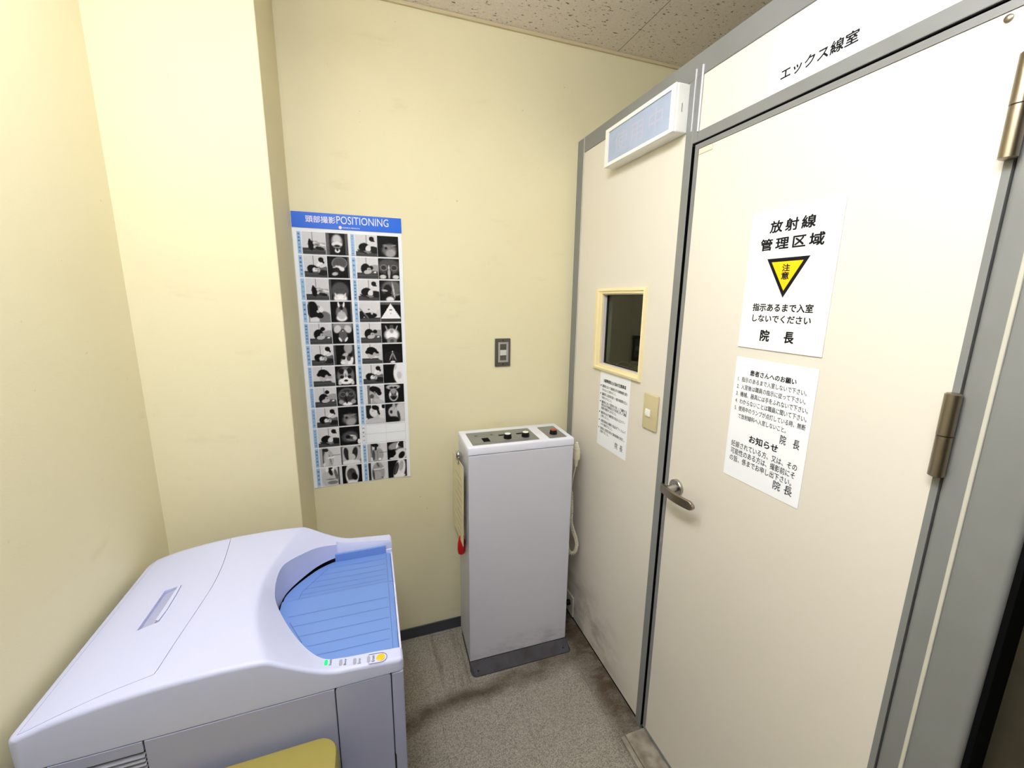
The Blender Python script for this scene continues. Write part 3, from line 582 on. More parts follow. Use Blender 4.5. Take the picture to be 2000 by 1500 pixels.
def xrib(): return ['x', E(.4, .75, .35, .2, 15, .6, .5), E(.55, .8, .05, .2, -20, .95, .5), E(.72, .82, .15, .12, 0, .12, .3), E(.3, .5, .3, .06, 10, .05, .2), E(.7, .25, .4, .35, 30, .85, .4), E(.75, .2, .15, .22, -30, .06, .25), E(.2, .35, .25, .2, 0, .04, .3), B(.88, 1, .55, 1, .9), E(.3, .05, .2, .06, 0, .85, .4)]
def xlch(): return ['x', B(0, .1, 0, 1, .08), B(.9, 1, 0, 1, .18), E(.6, .4, .3, .7, -12, .92, .2), E(.42, .5, .13, .38, -15, .2, .3), E(.7, .65, .12, .3, -10, .7, .4), E(.45, .5, .03, .3, -15, .35, .4), E(.6, .08, .3, .12, 0, .95, .3)]
LEFT = [(supine, xf), (lateral, xl), (lambda: supine(-.02), xt), (hang, xa_), (lambda: prone((.60, .74)), xw), (lateral, xside), (sidedown, xwat), (lambda: prone((.58, .76), -.03), xcal), (lateral, xdif), (proneside, xlin), (chestside, xchest), (torso, xabd)]
RIGHT = [(proneside, xdif), (lambda: prone((.66, .52)), xorb), (proneside, xsel), (wedge, xhill), (lambda: prone((.7, .58)), xpel), (sidedown, xnas), (lateral, xhalf), (profile, xman), (profile2, xjaw), None, (shoulder, xrib), (torso2, xlch)]
NG = 34
def paint(ops, x_, y_, rnd):
    xr = ops and ops[0] == 'x'
    v_ = 0.06 if xr else 0.85
    for o in ops:
        if o == 'x': continue
        if o[0] == 'b':
            if o[1] <= x_ <= o[2] and o[3] <= y_ <= o[4]: v_ = o[5]
        elif o[0] == 't':
            if o[4] < y_ < o[2] and abs(x_-o[1]) < o[3]*(1-(y_-o[4])/(o[2]-o[4]))*1.0: v_ = o[6]
        else:
            _, cx, cy, rx, ry, a, tone, s = o
            ca, sa = math.cos(math.radians(a)), math.sin(math.radians(a)); dx, dy = x_-cx, y_-cy
            d = math.sqrt(((dx*ca+dy*sa)/rx)**2 + ((-dx*sa+dy*ca)/ry)**2)
            k = (1-d)/s+0.5; k = max(0, min(1, k)); k = k*k*(3-2*k); v_ += (tone-v_)*k
    return max(0.015, min(0.97, v_ + rnd*(0.022 if xr else 0.012)))
def pictures(xr_i, name, t):
    off = origin(t)
    for col, R in ((0, LEFT), (1, RIGHT)):
        for r_, e in enumerate(R):
            if e is None: continue
            verts, faces, cols = [], [], []
            ops = e[xr_i](); xa, xb = (PICX, XRX)[xr_i][col]; zt = ROW0-PITCH_Z*r_; zb = zt-CH
            for j in range(NG+1):
                for i in range(NG+1):
                    u, v_ = i/NG, j/NG
                    verts.append(tuple(BF(xa+(xb-xa)*u, zb+(zt-zb)*v_, 0.0027)-off))
                    g = s2l(255*paint(ops, u, v_, random.gauss(0, 1))); cols.append((g, g, g*1.06, 1))
            for j in range(NG):
                for i in range(NG):
                    q = j*(NG+1)+i; faces.append((q, q+1, q+NG+2, q+NG+1))
            me = bpy.data.meshes.new(name); me.from_pydata(verts, [], faces)
            at_ = me.color_attributes.new('print', 'FLOAT_COLOR', 'POINT')
            at_.data.foreach_set('color', [c for q in cols for c in q])
            me.materials.append(M_print)
            o = bpy.data.objects.new(name, me); C.objects.link(o); o.parent = t
pictures(0, 'photograph_print', t)
pictures(1, 'radiograph_print', t)

# ------------------------------------------------------------------ switches and outlet
t = thing('wall_switch', (0.549, YB, 1.2715), 'grey metal switch plate on the bare yellow back wall above the console', 'switch')
bm = bx(bmesh.new(), 0.5135, 0.5845, YB-0.007, YB-0.0002, 1.2715, 1.3945, 0.0025); obj('plate', bm, M_greyplate, t)
bm = holed(bmesh.new(), (0.5275, 0.5355, 0.5645, 0.5735), (1.2905, 1.2985, 1.3705, 1.3785), BF, 0.0069, 0.0098); obj('bezel', bm, M_greyplate2, t)
bm = bx(bmesh.new(), 0.5357, 0.5643, YB-0.0085, YB-0.0069, 1.2987, 1.3703); obj('switch_insert', bm, M_greyplate, t)
bm = bx(bmesh.new(), 0.5357, 0.5643, YB-0.0120, YB-0.0086, 1.3205, 1.3445, 0.0015); obj('switch_key', bm, M_sw, t)
for z_ in (1.3862, 1.2812): obj('screw', lathe(bmesh.new(), (0.5495, YB-0.0069, z_), (0, -1, 0), [(0, 0.0028), (0.0008, 0.0024)], 12), M_black, t)
t = thing('wall_switch', (XP, 1.0935, 1.138), 'beige switch plate with a white key on the cabin panel left of the door handle', 'switch')
bm = bx(bmesh.new(), XP-0.0085, XP-0.0002, 1.0580, 1.1300, 1.1375, 1.2600, 0.0035, 3); obj('plate', bm, M_beigeplate, t, True)
bm = bx(bmesh.new(), XP-0.0135, XP-0.0086, 1.0880, 1.1120, 1.1830, 1.2080, 0.0015); obj('switch_key', bm, M_white, t)
t = thing('power_outlet', (XP, 1.585, 0.024), 'cream outlet plate low on the cabin panel behind the console', 'outlet')
bm = bx(bmesh.new(), XP-0.0070, XP-0.0002, 1.5480, 1.6220, 0.0240, 0.1300, 0.002); obj('plate', bm, M_ivory, t)
bm = lathe(bmesh.new(), (XP-0.0071, 1.582, 0.085), (-1, 0, 0), [(0, 0.013), (0.014, 0.013), (0.020, 0.009), (0.026, 0.006)], 16); obj('plug', bm, M_black, t, True)

# ------------------------------------------------------------------ X-ray control console
TH = math.radians(-1.4); CO = Vector((0.3335, 1.440, 0)); CU = Vector((math.cos(TH), math.sin(TH), 0)); CV = Vector((-math.sin(TH), math.cos(TH), 0))
K = lambda u, v, h: CO + CU*u + CV*v + Vector((0, 0, h))
CW, CD = 0.443, 0.207
def kbox(bm, u0, u1, v0, v1, z0, z1, bev=0.0, seg=2):
    b2 = bx(bmesh.new(), u0, u1, v0, v1, z0, z1, bev, seg)
    b2.transform(Matrix.Translation(CO) @ Matrix.Rotation(TH, 4, 'Z'))
    me = bpy.data.meshes.new('k'); b2.to_mesh(me); b2.free(); bm.from_mesh(me); bpy.data.meshes.remove(me); return bm
t = thing('control_console', K(CW/2, CD/2, 0), 'tall pale lilac steel control cabinet with knobs on its white top, in the corner', 'console')
con = t
obj('body', kbox(bmesh.new(), 0.0, CW, 0.0, CD, 0.046, 0.9715, 0.003), M_cons, t)
obj('top_lid', kbox(bmesh.new(), -0.002, CW+0.002, -0.002, CD+0.001, 0.9722, 1.0065, 0.006, 3), M_lid, t, True)
bm = bmesh.new()
sl = [(0.0, 0.0455), (-0.004, 0.0455), (-0.036, 0.006), (-0.036, 0.0), (0.0, 0.0)]
pts_l = [(0.0, 0.0455, 0.0), (0.0, 0.0455, -0.004), (0.016, 0.004, -0.036)]
def plv(u, v, h): return bm.verts.new(K(u, v, h))
a_ = [plv(0.0, 0.0, 0.0457), plv(CW, 0.0, 0.0457), plv(CW, -0.004, 0.0457), plv(0.0, -0.004, 0.0457)]
b_ = [plv(0.0, 0.0, 0.0), plv(CW+0.008, 0.0, 0.0), plv(CW+0.014, -0.028, 0.0), plv(CW+0.006, -0.036, 0.0), plv(0.019, -0.038, 0.0), plv(0.005, -0.028, 0.0)]
c_ = [plv(0.0, 0.0, 0.005), plv(CW+0.008, 0.0, 0.005), plv(CW+0.014, -0.028, 0.005), plv(CW+0.006, -0.036, 0.005), plv(0.019, -0.038, 0.005), plv(0.005, -0.028, 0.005)]
bm.faces.new(a_); bm.faces.new(b_[::-1])
for k in range(6): bm.faces.new((b_[k], b_[(k+1) % 6], c_[(k+1) % 6], c_[k]))
bm.faces.new((a_[3], a_[2], c_[3], c_[4])); bm.faces.new((a_[2], c_[2], c_[3])); bm.faces.new((a_[3], c_[4], c_[5]))
bm.faces.new((a_[1], c_[1], c_[2], a_[2])); bm.faces.new((a_[0], a_[3], c_[5], c_[0])); bm.faces.new((a_[0], c_[0], c_[1], a_[1]))
pl = obj('kick_plate', bm, M_plinth, t)
bm = lathe(bmesh.new(), K(0.030, -0.026, 0.0185), CV*-0.75+Vector((0, 0, 0.66)), [(0, 0.0035), (0.0012, 0.003)], 12); obj('bolt', bm, M_black, pl)
bm = lathe(bmesh.new(), K(CW-0.02, -0.024, 0.0195), CV*-0.75+Vector((0, 0, 0.66)), [(0, 0.0035), (0.0012, 0.003)], 12); obj('bolt', bm, M_black, pl)
obj('plinth', kbox(bmesh.new(), 0.004, CW-0.004, 0.004, CD-0.004, 0.0, 0.0455), M_black, t)
bm = prism(bmesh.new(), rrect(0.0215, 0.2995, 0.0170, 0.1660, 0.006), K, 1.0064, 1.0072)
pa = obj('control_panel', bm, M_cpanel, t)
bm = prism(bmesh.new(), rrect(0.3420, 0.4205, 0.0165, 0.1650, 0.006), K, 1.0064, 1.0072); pb = obj('exposure_panel', bm, M_cpanel, t)
bm = prism(bmesh.new(), [(0.0720, 0.046), (0.1000, 0.046), (0.1000, 0.090), (0.0720, 0.090)], K, 1.0072, 1.0078); obj('display', bm, M_dark_gap, pa)
M_dim = mat('dim_green_lamp', (70, 88, 62), rough=0.4)
for u in (0.052, 0.118): obj('indicator_lamp', kbox(bmesh.new(), u, u+0.010, 0.118, 0.128, 1.0072, 1.0080), M_dim, pa)
for u in (0.150, 0.227): obj('scale_window', kbox(bmesh.new(), u, u+0.026, 0.100, 0.112, 1.0072, 1.0079), M_dark_gap, pa)
bm = bmesh.new()
kbox(bm, 0.032, 0.290, 0.0330, 0.0338, 1.0072, 1.0075)
for z0 in (0.112, 0.134): kbox(bm, 0.045, 0.135, z0, z0+0.0008, 1.0072, 1.0075)
obj('printed_lines', bm, mat('panel_print', (104, 106, 104), rough=0.5), pa)
for u, par in ((0.1765, pa), (0.2540, pa)):
    bm = lathe(bmesh.new(), K(u, 0.066, 1.0072), (0, 0, 1), [(0, 0.0165), (0.003, 0.0168), (0.016, 0.0152), (0.0185, 0.0140)], 32); kn = obj('knob', bm, M_black, par, True)
    bm = lathe(bmesh.new(), K(u, 0.066, 1.0257), (0, 0, 1), [(0, 0.0125), (0.0010, 0.0122), (0.0011, 0.0001)], 28); obj('knob_cap', bm, M_knobtop, kn)
bm = lathe(bmesh.new(), K(0.3790, 0.066, 1.0072), (0, 0, 1), [(0, 0.0160), (0.003, 0.0160), (0.015, 0.0145), (0.0170, 0.0135)], 32); kn = obj('push_button', bm, M_black, pb, True)
bm = lathe(bmesh.new(), K(0.3790, 0.066, 1.0242), (0, 0, 1), [(0, 0.0130), (0.0020, 0.0125), (0.0021, 0.0001)], 28); obj('button_cap', bm, M_redcap, kn)
# red pull on the left flank and its mount
# cradle for the hand switch
bm = kbox(bmesh.new(), CW+0.0005, CW+0.022, 0.050, 0.085, 0.900, 0.925, 0.001); obj('cradle', bm, M_ivory, t)

t = thing('red_handle', K(-0.012, 0.080, 0.506), 'glossy red plastic handle low on the left flank of the console', 'handle')
bm = bmesh.new()
tube(bm, [K(-0.0005, 0.085, 0.560), K(-0.010, 0.085, 0.560)], 0.010, 14)
obj('mount', bm, M_black, t)
bm = bmesh.new(); P_ = [K(-0.016, 0.085, 0.506), K(-0.016, 0.085, 0.512), K(-0.0165, 0.083, 0.530), K(-0.0165, 0.080, 0.555), K(-0.016, 0.076, 0.580), K(-0.015, 0.073, 0.598), K(-0.015, 0.072, 0.603)]
tube(bm, P_, [0.007, 0.0135, 0.0160, 0.0158, 0.0130, 0.0095, 0.005], 18); obj('grip', bm, M_red, t, True)
# hand switch and coiled lead (hangs in the cradle)
HX, HY = 0.8285, 1.497
t = thing('hand_switch', (HX, HY, 0.845), 'ivory exposure hand switch with curly lead hanging at the right flank of the console', 'hand switch')
bm = lathe(bmesh.new(), (HX, HY, 0.846), (0, 0, 1), [(0, 0.0060), (0.004, 0.0068), (0.034, 0.0105), (0.0345, 0.0158), (0.038, 0.0165), (0.067, 0.0165), (0.070, 0.0158), (0.0705, 0.0140), (0.084, 0.0140), (0.0845, 0.0108), (0.094, 0.0104)], 24)
hs = obj('grip', bm, M_ivory, t, True)
bm = lathe(bmesh.new(), (HX, HY, 0.9402), (0, 0, 1), [(0, 0.0085), (0.006, 0.0085), (0.0062, 0.0062), (0.0150, 0.0060), (0.0165, 0.0045)], 20); obj('trigger', bm, M_ivory, hs, True)
cp = spline([(HX, HY, 0.846), (0.8175, HY, 0.79), (0.8110, HY, 0.745), (0.8130, HY, 0.70), (0.8165, HY, 0.64), (0.8165, HY, 0.585), (0.8260, HY, 0.545), (0.8420, HY, 0.500), (0.8520, HY, 0.460), (0.8450, HY, 0.428), (0.8250, HY, 0.420), (0.8080, HY+.004, 0.450), (0.8040, HY+.008, 0.53), (0.8000, HY+.008, 0.62), (0.7865, HY+.008, 0.66)], 14)
cp = [Vector(q) for q in cp]
bm = bmesh.new(); tube(bm, cp[:32], 0.0021, 8)
res = [cp[0]]; L_ = [0.0]
for a_, b_ in zip(cp, cp[1:]): L_.append(L_[-1]+(b_-a_).length)
def at_len(d):
    for i in range(len(L_)-1):
        if L_[i+1] >= d:
            f = (d-L_[i])/max(1e-9, L_[i+1]-L_[i]); return cp[i].lerp(cp[i+1], f), (cp[i+1]-cp[i]).normalized()
    return cp[-1], (cp[-1]-cp[-2]).normalized()
hel = []; d0 = L_[30]; pit = 0.0072; S_ = int((L_[-1]-d0)/pit*12)
for k in range(S_):
    p_, tg = at_len(d0+k*pit/12); n1 = tg.cross(Vector((0, 1, 0))).normalized(); n2 = tg.cross(n1)
    rr = 0.0066*min(1, k/30+0.2); a = 2*math.pi*k/12; hel.append(p_ + n1*math.cos(a)*rr + n2*math.sin(a)*rr)
tube(bm, hel, 0.0020, 6); obj('curly_lead', bm, M_ivory, t, True)

# hanging document board on the left flank
t = thing('document_board', (0.322, 1.555, 0.58), 'yellowed laminated sheet hanging from a chrome clip on the left flank of the console', 'document')
bm = bmesh.new()
for (x0, x1) in ((0.3160, 0.3180),):
    prism(bm, [(1.453, 0.9235), (1.660, 0.914), (1.664, 0.5840), (1.457, 0.5835)], lambda u, v, h: Vector((h-(0.918-v)*0.010, u, v)), x0, x1)
bd = obj('sheet', bm, M_board, t)
bm = bmesh.new()
for k in range(9):
    z_ = 0.86-0.030*k
    prism(bm, [(1.49, z_), (1.60-0.02*(k % 3), z_-0.0), (1.60-0.02*(k % 3), z_-0.009), (1.49, z_-0.009)], lambda u, v, h: Vector((h-(0.918-v)*0.010, u, v)), 0.3155, 0.3160)
obj('faded_print', bm, M_boardink, bd)
bm = bx(bmesh.new(), 0.3100, 0.3155, 1.530, 1.575, 0.905, 0.921, 0.001); bx(bm, 0.3185, 0.3225, 1.530, 1.575, 0.905, 0.921, 0.001)
tube(bm, [(0.3140, 1.552, 0.915), (0.3110, 1.552, 0.94), (0.3170, 1.552, 0.955), (0.3230, 1.552, 0.94), (0.3215, 1.552, 0.915)], 0.0035, 10)
lathe(bm, (0.311, 1.552, 0.938), (1, 0, 0), [(0, 0.012), (0.003, 0.014), (0.012, 0.014), (0.019, 0.010)], 20)
obj('clip', bm, M_chrome, t, True)

# ------------------------------------------------------------------ film reader (large machine, lower left)
Y0, Y1, XA, XB, ZS = 0.763, 1.252, -0.594, 0.033, 0.790
t = thing('film_reader', ((XA+XB)/2, (Y0+Y1)/2, 0), 'large pale lavender medical film reader with curved top and blue tray', 'film reader')
fr = t
obj('chassis', box(XA+0.004, XB-0.006, Y0+0.006, Y1-0.002, 0.035, 0.757), M_mdark, t)
bm = bx(bmesh.new(), XA+0.004, -0.256, Y0+0.006, Y1-0.002, 0.7572, 0.789); bx(bm, -0.2558, XB-0.026, 1.2185, Y1-0.002, 0.7572, 0.789); bx(bm, -0.2558, XB-0.026, Y0+0.006, 0.794, 0.7572, 0.789)
obj('chassis_collar', bm, M_mdark, t)
bm = bx(bmesh.new(), XB-0.0255, XB-0.001, Y0+0.0005, Y0+0.030, 0.03, 0.7885, 0.003); bx(bm, XB-0.0055, XB-0.001, Y0+0.028, Y1, 0.03, 0.7755, 0.001); bx(bm, XB-0.0055, XB-0.001, 1.2165, Y1, 0.7750, 0.7885, 0.001)
obj('side_panel', bm, M_mfront, t)
obj('side_panel', box(XA, -0.5500, Y0+0.0005, Y1, 0.03, 0.7885, 0.004), M_mfront, t)
obj('front_panel', box(-0.4165, -0.1035, Y0, Y0+0.0055, 0.05, 0.7885, 0.0015), M_mfront, t)
bm = prism(bmesh.new(), rrect(-0.1015, 0.0055, 0.05, 0.7885, 0.006), lambda u, v, h: Vector((u, h, v)), Y0, Y0+0.0055)
dr = obj('front_door', bm, M_mfront, t)
bm = bx(bmesh.new(), 0.0062, 0.0110, Y0+0.001, Y0+0.0055, 0.535, 0.575); obj('door_latch', bm, M_black, dr)
bm = bx(bmesh.new(), -0.5480, -0.4190, Y0, Y0+0.0055, 0.7660, 0.7885, 0.001); obj('front_panel', box(-0.5480, -0.4190, Y0, Y0+0.0055, 0.05, 0.52, 0.001), M_mfront, t)
lv = obj('louvre_panel', bm, M_mfront, t)
bm = bmesh.new()
for k in range(26):
    z_ = 0.7600-0.0092*k
    prism(bm, [(Y0+0.0055, z_), (Y0+0.0055, z_-0.002), (Y0, z_-0.0060), (Y0, z_-0.0045)], lambda u, v, h: Vector((h, u, v)), -0.5480, -0.4190)
obj('louvre_slats', bm, M_louver, lv)
for x_ in (XA+0.05, XB-0.05):
    for y_ in (Y0+0.05, Y1-0.05):
        bm = lathe(bmesh.new(), (x_, y_, 0.0), (0, 0, 1), [(0, 0.020), (0.020, 0.022), (0.0352, 0.022)], 16); obj('foot', bm, M_black, t, True)
bm = bx(bmesh.new(), XB-0.0008, 0.0490, 1.205, 1.251, 0.035, 0.335, 0.002); obj('rear_bracket', bm, M_black, t)
# curved top shell
def cr(tab, x_):
    if x_ <= tab[0][0]: return tab[0][1]
    for (xa, ya), (xb, yb_) in zip(tab, tab[1:]):
        if x_ <= xb: f = (x_-xa)/(xb-xa); return ya+(yb_-ya)*f
    return tab[-1][1]
DOME = spline([(-0.600, 0.851), (-0.585, 0.857), (-0.529, 0.873), (-0.46, 0.8845), (-0.389, 0.8915), (-0.313, 0.8940), (-0.257, 0.8930), (-0.20, 0.8890), (-0.14, 0.884), (0.05, 0.87)], 6)
OUT = spline([(0.755, -0.214), (0.827, -0.240), (0.884, -0.259), (0.965, -0.271), (1.02, -0.272), (1.08, -0.264), (1.18, -0.238), (1.26, -0.206)], 6)
RIM = spline([(-0.60, 0.90), (-0.216, 0.886), (-0.194, 0.871), (-0.134, 0.841), (-0.088, 0.828), (-0.017, 0.818), (0.05, 0.8155)], 6)
R_E = 0.009
def ztop(x_, y_, edge=True):
    xo = cr(OUT, y_); zd = cr(DOME, x_)
    ds = x_-xo; ds = 0.5*(ds+math.sqrt(ds*ds+0.0035**2))        # rounded crease along the arc
    if x_ > xo-0.02:
        wd = 0.060+0.075*min(1, abs(y_-1.005)/0.245)
        q = ds/wd; zo = cr(DOME, xo)
        zl = 0.8155+0.0125*max(0, 1-max(0, q-1)*0.9)
        q = min(1, q); s = 1-(1-q)**1.7
        s = q*q*(3-2*q)*0.25 + s*0.75
        zd = (zo if x_ > xo else zd)+(zl-zo)*s
    return zd
def xlim(y_):
    r1, r2 = 0.018, 0.034; xl = XA
    if y_ < Y0+r1: q = (Y0+r1-y_)/r1; xl = XA+r1*(1-math.sqrt(max(0, 1-q*q)))
    if y_ > Y1-r2: q = (y_-(Y1-r2))/r2; xl = XA+r2*(1-math.sqrt(max(0, 1-q*q)))
    r3 = 0.010; xr = XB
    if y_ < Y0+r3: q = (Y0+r3-y_)/r3; xr = XB-r3*(1-math.sqrt(max(0, 1-q*q)))
    if y_ > Y1-r3: q = (y_-(Y1-r3))/r3; xr = XB-r3*(1-math.sqrt(max(0, 1-q*q)))
    return xl, xr
NY, NX = 110, 140
def ease(k, n_):
    t_ = k/n_; e_ = 0.06
    return t_
ys = sorted(set([Y0+R_E*1.0*(1-math.cos(math.pi/2*k/6)) for k in range(7)] + [Y1-R_E*(1-math.cos(math.pi/2*k/6)) for k in range(7)] + [Y0+R_E+(Y1-Y0-2*R_E)*k/NY for k in range(NY+1)]))
us = sorted(set([0.015*(1-math.cos(math.pi/2*k/6)) for k in range(7)] + [1-0.015*(1-math.cos(math.pi/2*k/6)) for k in range(7)] + [0.015+0.97*k/NX for k in range(NX+1)]))
bm = bmesh.new(); G = []
for y_ in ys:
    xl, xr = xlim(y_); row = []
    for u in us:
        x_ = xl+(xr-xl)*u
        d = min(y_-Y0, Y1-y_, (x_-xl), (xr-x_)); z_ = ztop(x_, y_)
        if d < R_E: z_ -= R_E-math.sqrt(max(0, R_E*R_E-(R_E-d)**2))
        row.append(bm.verts.new((x_, y_, z_)))
    G.append(row)
for a_, b_ in zip(G, G[1:]):
    for k in range(len(us)-1): bm.faces.new((a_[k], a_[k+1], b_[k+1], b_[k]))
loop = [r[0] for r in G][::-1] + G[0][1:] + [r[-1] for r in G[1:]] + G[-1][1:-1][::-1]
low = [bm.verts.new((v_.co.x, v_.co.y, ZS+0.0010)) for v_ in loop]
n_ = len(loop)
for k in range(n_): bm.faces.new((loop[k], loop[(k+1) % n_], low[(k+1) % n_], low[k]))
bm.faces.new(low)
ZF = lambda u, v, h: Vector((u, v, h))
hood = obj('top_shell', bm, M_machine, t)
def cutter(poly, h0, h1, fn=ZF):
    return obj('cut', prism(bmesh.new(), poly, fn, h0, h1), M_machine, t)
def boolean(o, c_, op):
    md = o.modifiers.new('b', 'BOOLEAN'); md.object = c_; md.operation = op; md.solver = 'EXACT'
    me = ev_mesh(o); o.modifiers.clear(); old = o.data; o.data = me; bpy.data.meshes.remove(old)
INNER = spline([(-0.026, 0.797), (-0.085, 0.796), (-0.124, 0.802), (-0.157, 0.830), (-0.191, 0.880), (-0.221, 0.933), (-0.241, 0.975), (-0.250, 1.012), (-0.2500, 1.062), (-0.239, 1.102), (-0.209, 1.150), (-0.174, 1.190), (-0.130, 1.214), (-0.085, 1.216), (-0.03, 1.216)], 7)
hole = [(0.060, 0.797)] + INNER + [(0.060, 1.216)]
c1 = cutter(hole, 0.7700, 0.95); boolean(hood, c1, 'DIFFERENCE'); bpy.data.objects.remove(c1)
c1 = cutter([(1.2150, 0.8085), (1.2275, 0.8350), (1.2150, 0.8600)], -0.128, 0.060, lambda u, v, h: Vector((h, u, v))); boolean(hood, c1, 'DIFFERENCE'); bpy.data.objects.remove(c1)
# lid with a real gap around it
SEAM = spline([(-0.400, 1.2425), (-0.386, 1.136), (-0.381, 1.045), (-0.386, 0.964), (-0.394, 0.88), (-0.399, 0.815), (-0.401, 0.801), (-0.408, 0.795), (-0.472, 0.785), (-0.52, 0.775), (-0.560, 0.770), (-0.578, 0.770)], 5)
lidpoly = [(-0.578, 1.2425)] + SEAM
cx_, cy_ = -0.48, 1.0
def inset(poly, d):
    out = []
    m_ = len(poly)
    for i in range(m_):
        a = Vector(poly[i-1]); b2 = Vector(poly[i]); c2 = Vector(poly[(i+1) % m_])
        e1 = (b2-a).normalized(); e2 = (c2-b2).normalized()
        n1 = Vector((e1.y, -e1.x)); n2 = Vector((e2.y, -e2.x)); nn = (n1+n2)
        nn = nn.normalized() if nn.length > 1e-6 else n1
        if nn.dot(Vector((cx_, cy_))-b2) < 0: nn = -nn
        out.append(tuple(b2+nn*d))
    return out
lid = bpy.data.objects.new('access_lid', hood.data.copy()); C.objects.link(lid); lid.parent = t
c1 = cutter(inset(lidpoly, 0.0011), 0.835, 0.95); boolean(lid, c1, 'INTERSECT'); bpy.data.objects.remove(c1)
c1 = cutter(lidpoly, 0.834, 0.95); boolean(hood, c1, 'DIFFERENCE'); bpy.data.objects.remove(c1)
c1 = cutter([(-0.4895, 0.941), (-0.4545, 0.949), (-0.4520, 0.985), (-0.4530, 1.030), (-0.4555, 1.069), (-0.4880, 1.064)], 0.8700, 0.95); boolean(lid, c1, 'DIFFERENCE'); bpy.data.objects.remove(c1)
for o in (hood, lid):
    for p in o.data.polygons: p.use_smooth = True
    o.data.set_sharp_from_angle(angle=math.radians(28))
bm = prism(bmesh.new(), [(-0.4890, 0.9425), (-0.4650, 0.9475), (-0.4630, 1.0655), (-0.4875, 1.063)], lambda u, v, h: Vector((u, v, h+(u+0.489)*0.25)), 0.8702, 0.8730)
obj('grip_recess', bm, M_mfront, lid)
bm = prism(bmesh.new(), [(-0.4620, 0.955), (-0.4555, 0.951), (-0.4530, 0.985), (-0.4540, 1.030), (-0.4565, 1.067), (-0.4610, 1.066)], ZF, 0.8702, 0.8868)
obj('grip_bar', bm, M_machine, lid)
# blue tray inside the round well
bm = bmesh.new()
def ztray(x_, y_):
    if y_ > 1.056: return 0.7930 - (y_-1.056)*0.085
    if y_ > 1.040: return 0.7930+0.0095*math.sin((1.056-y_)/0.016*math.pi/2)
    return 0.8025-(1.04-y_)*0.020
TX1 = 0.0265
def tx0(y_):
    best = 0.1
    for (xa, ya), (xb, yb_) in zip(hole[1:-1], hole[2:-1]):
        if (ya-y_)*(yb_-y_) <= 0 and abs(yb_-ya) > 1e-9: best = min(best, xa+(xb-xa)*(y_-ya)/(yb_-ya))
    return best
yv = [0.8005+(1.2125-0.8005)*k/90 for k in range(91)]
rows = []
for y_ in yv:
    xa = min(0.0, max(tx0(y_), -0.249)+0.004); rows.append([bm.verts.new((xa+(TX1-xa)*k/24, y_, ztray(0, y_) - (0.004 if k == 24 else 0))) for k in range(25)])
for a_, b_ in zip(rows, rows[1:]):
    for k in range(24): bm.faces.new((a_[k], a_[k+1], b_[k+1], b_[k]))
lp = [r[0] for r in rows][::-1] + rows[0][1:] + [r[-1] for r in rows[1:]] + rows[-1][1:-1][::-1]
lw = [bm.verts.new((v_.co.x, v_.co.y, 0.7600)) for v_ in lp]; n_ = len(lp)
for k in range(n_): bm.faces.new((lp[k], lp[(k+1) % n_], lw[(k+1) % n_], lw[k]))
tray = obj('film_tray', bm, M_blue, t, True)
bm = bmesh.new()
def strip(x0, x1, y0, y1, w_):
    pts = [(x0+(x1-x0)*k/10, y0+(y1-y0)*k/10) for k in range(11)]
    dx, dy = x1-x0, y1-y0; l_ = math.hypot(dx, dy); nx, ny = -dy/l_*w_/2, dx/l_*w_/2
    prev = None
    for x_, y_ in pts:
        cur = [bm.verts.new((x_+nx, y_+ny, ztray(0, y_+ny)+0.0004)), bm.verts.new((x_-nx, y_-ny, ztray(0, y_-ny)+0.0004))]
        if prev: bm.faces.new((prev[0], prev[1], cur[1], cur[0]))
        prev = cur
for y_ in (1.180, 1.150, 1.122, 1.095, 1.072): strip(max(-0.205, tx0(y_)+0.04), 0.010, y_, y_-0.004, 0.0012)
for y_ in (0.985, 0.950, 0.915, 0.880, 0.850, 0.822): strip(max(-0.222, tx0(y_)+0.022), 0.010, y_, y_-0.004, 0.0012)
strip(-0.205, -0.150, 1.085, 1.180, 0.0016); strip(-0.205, -0.209, 1.085, 1.056, 0.0016); strip(-0.215, -0.180, 0.965, 0.895, 0.0016)
strip(0.014, 0.014, 0.81, 1.035, 0.0012); strip(0.014, 0.014, 1.057, 1.20, 0.0012)
obj('tray_grooves', bm, M_blue2, tray)
bm = bx(bmesh.new(), -0.132, 0.0140, 1.2090, 1.2155, 0.7800, 0.8040, 0.001); obj('tray_back_stop', bm, M_blue, tray)
bm = bx(bmesh.new(), 0.0142, XB-0.0012, 1.2092, 1.2165, 0.7720, 0.7900, 0.001); obj('tray_corner', bm, M_machine, t)
bm = prism(bmesh.new(), [(0.7975, 0.776), (1.2155, 0.776), (1.2155, 0.7815), (1.060, 0.7940), (1.040, 0.8005), (0.7975, 0.7970)], lambda u, v, h: Vector((h, u, v)), 0.0275, XB-0.0010); obj('tray_lip', bm, M_machine, t)
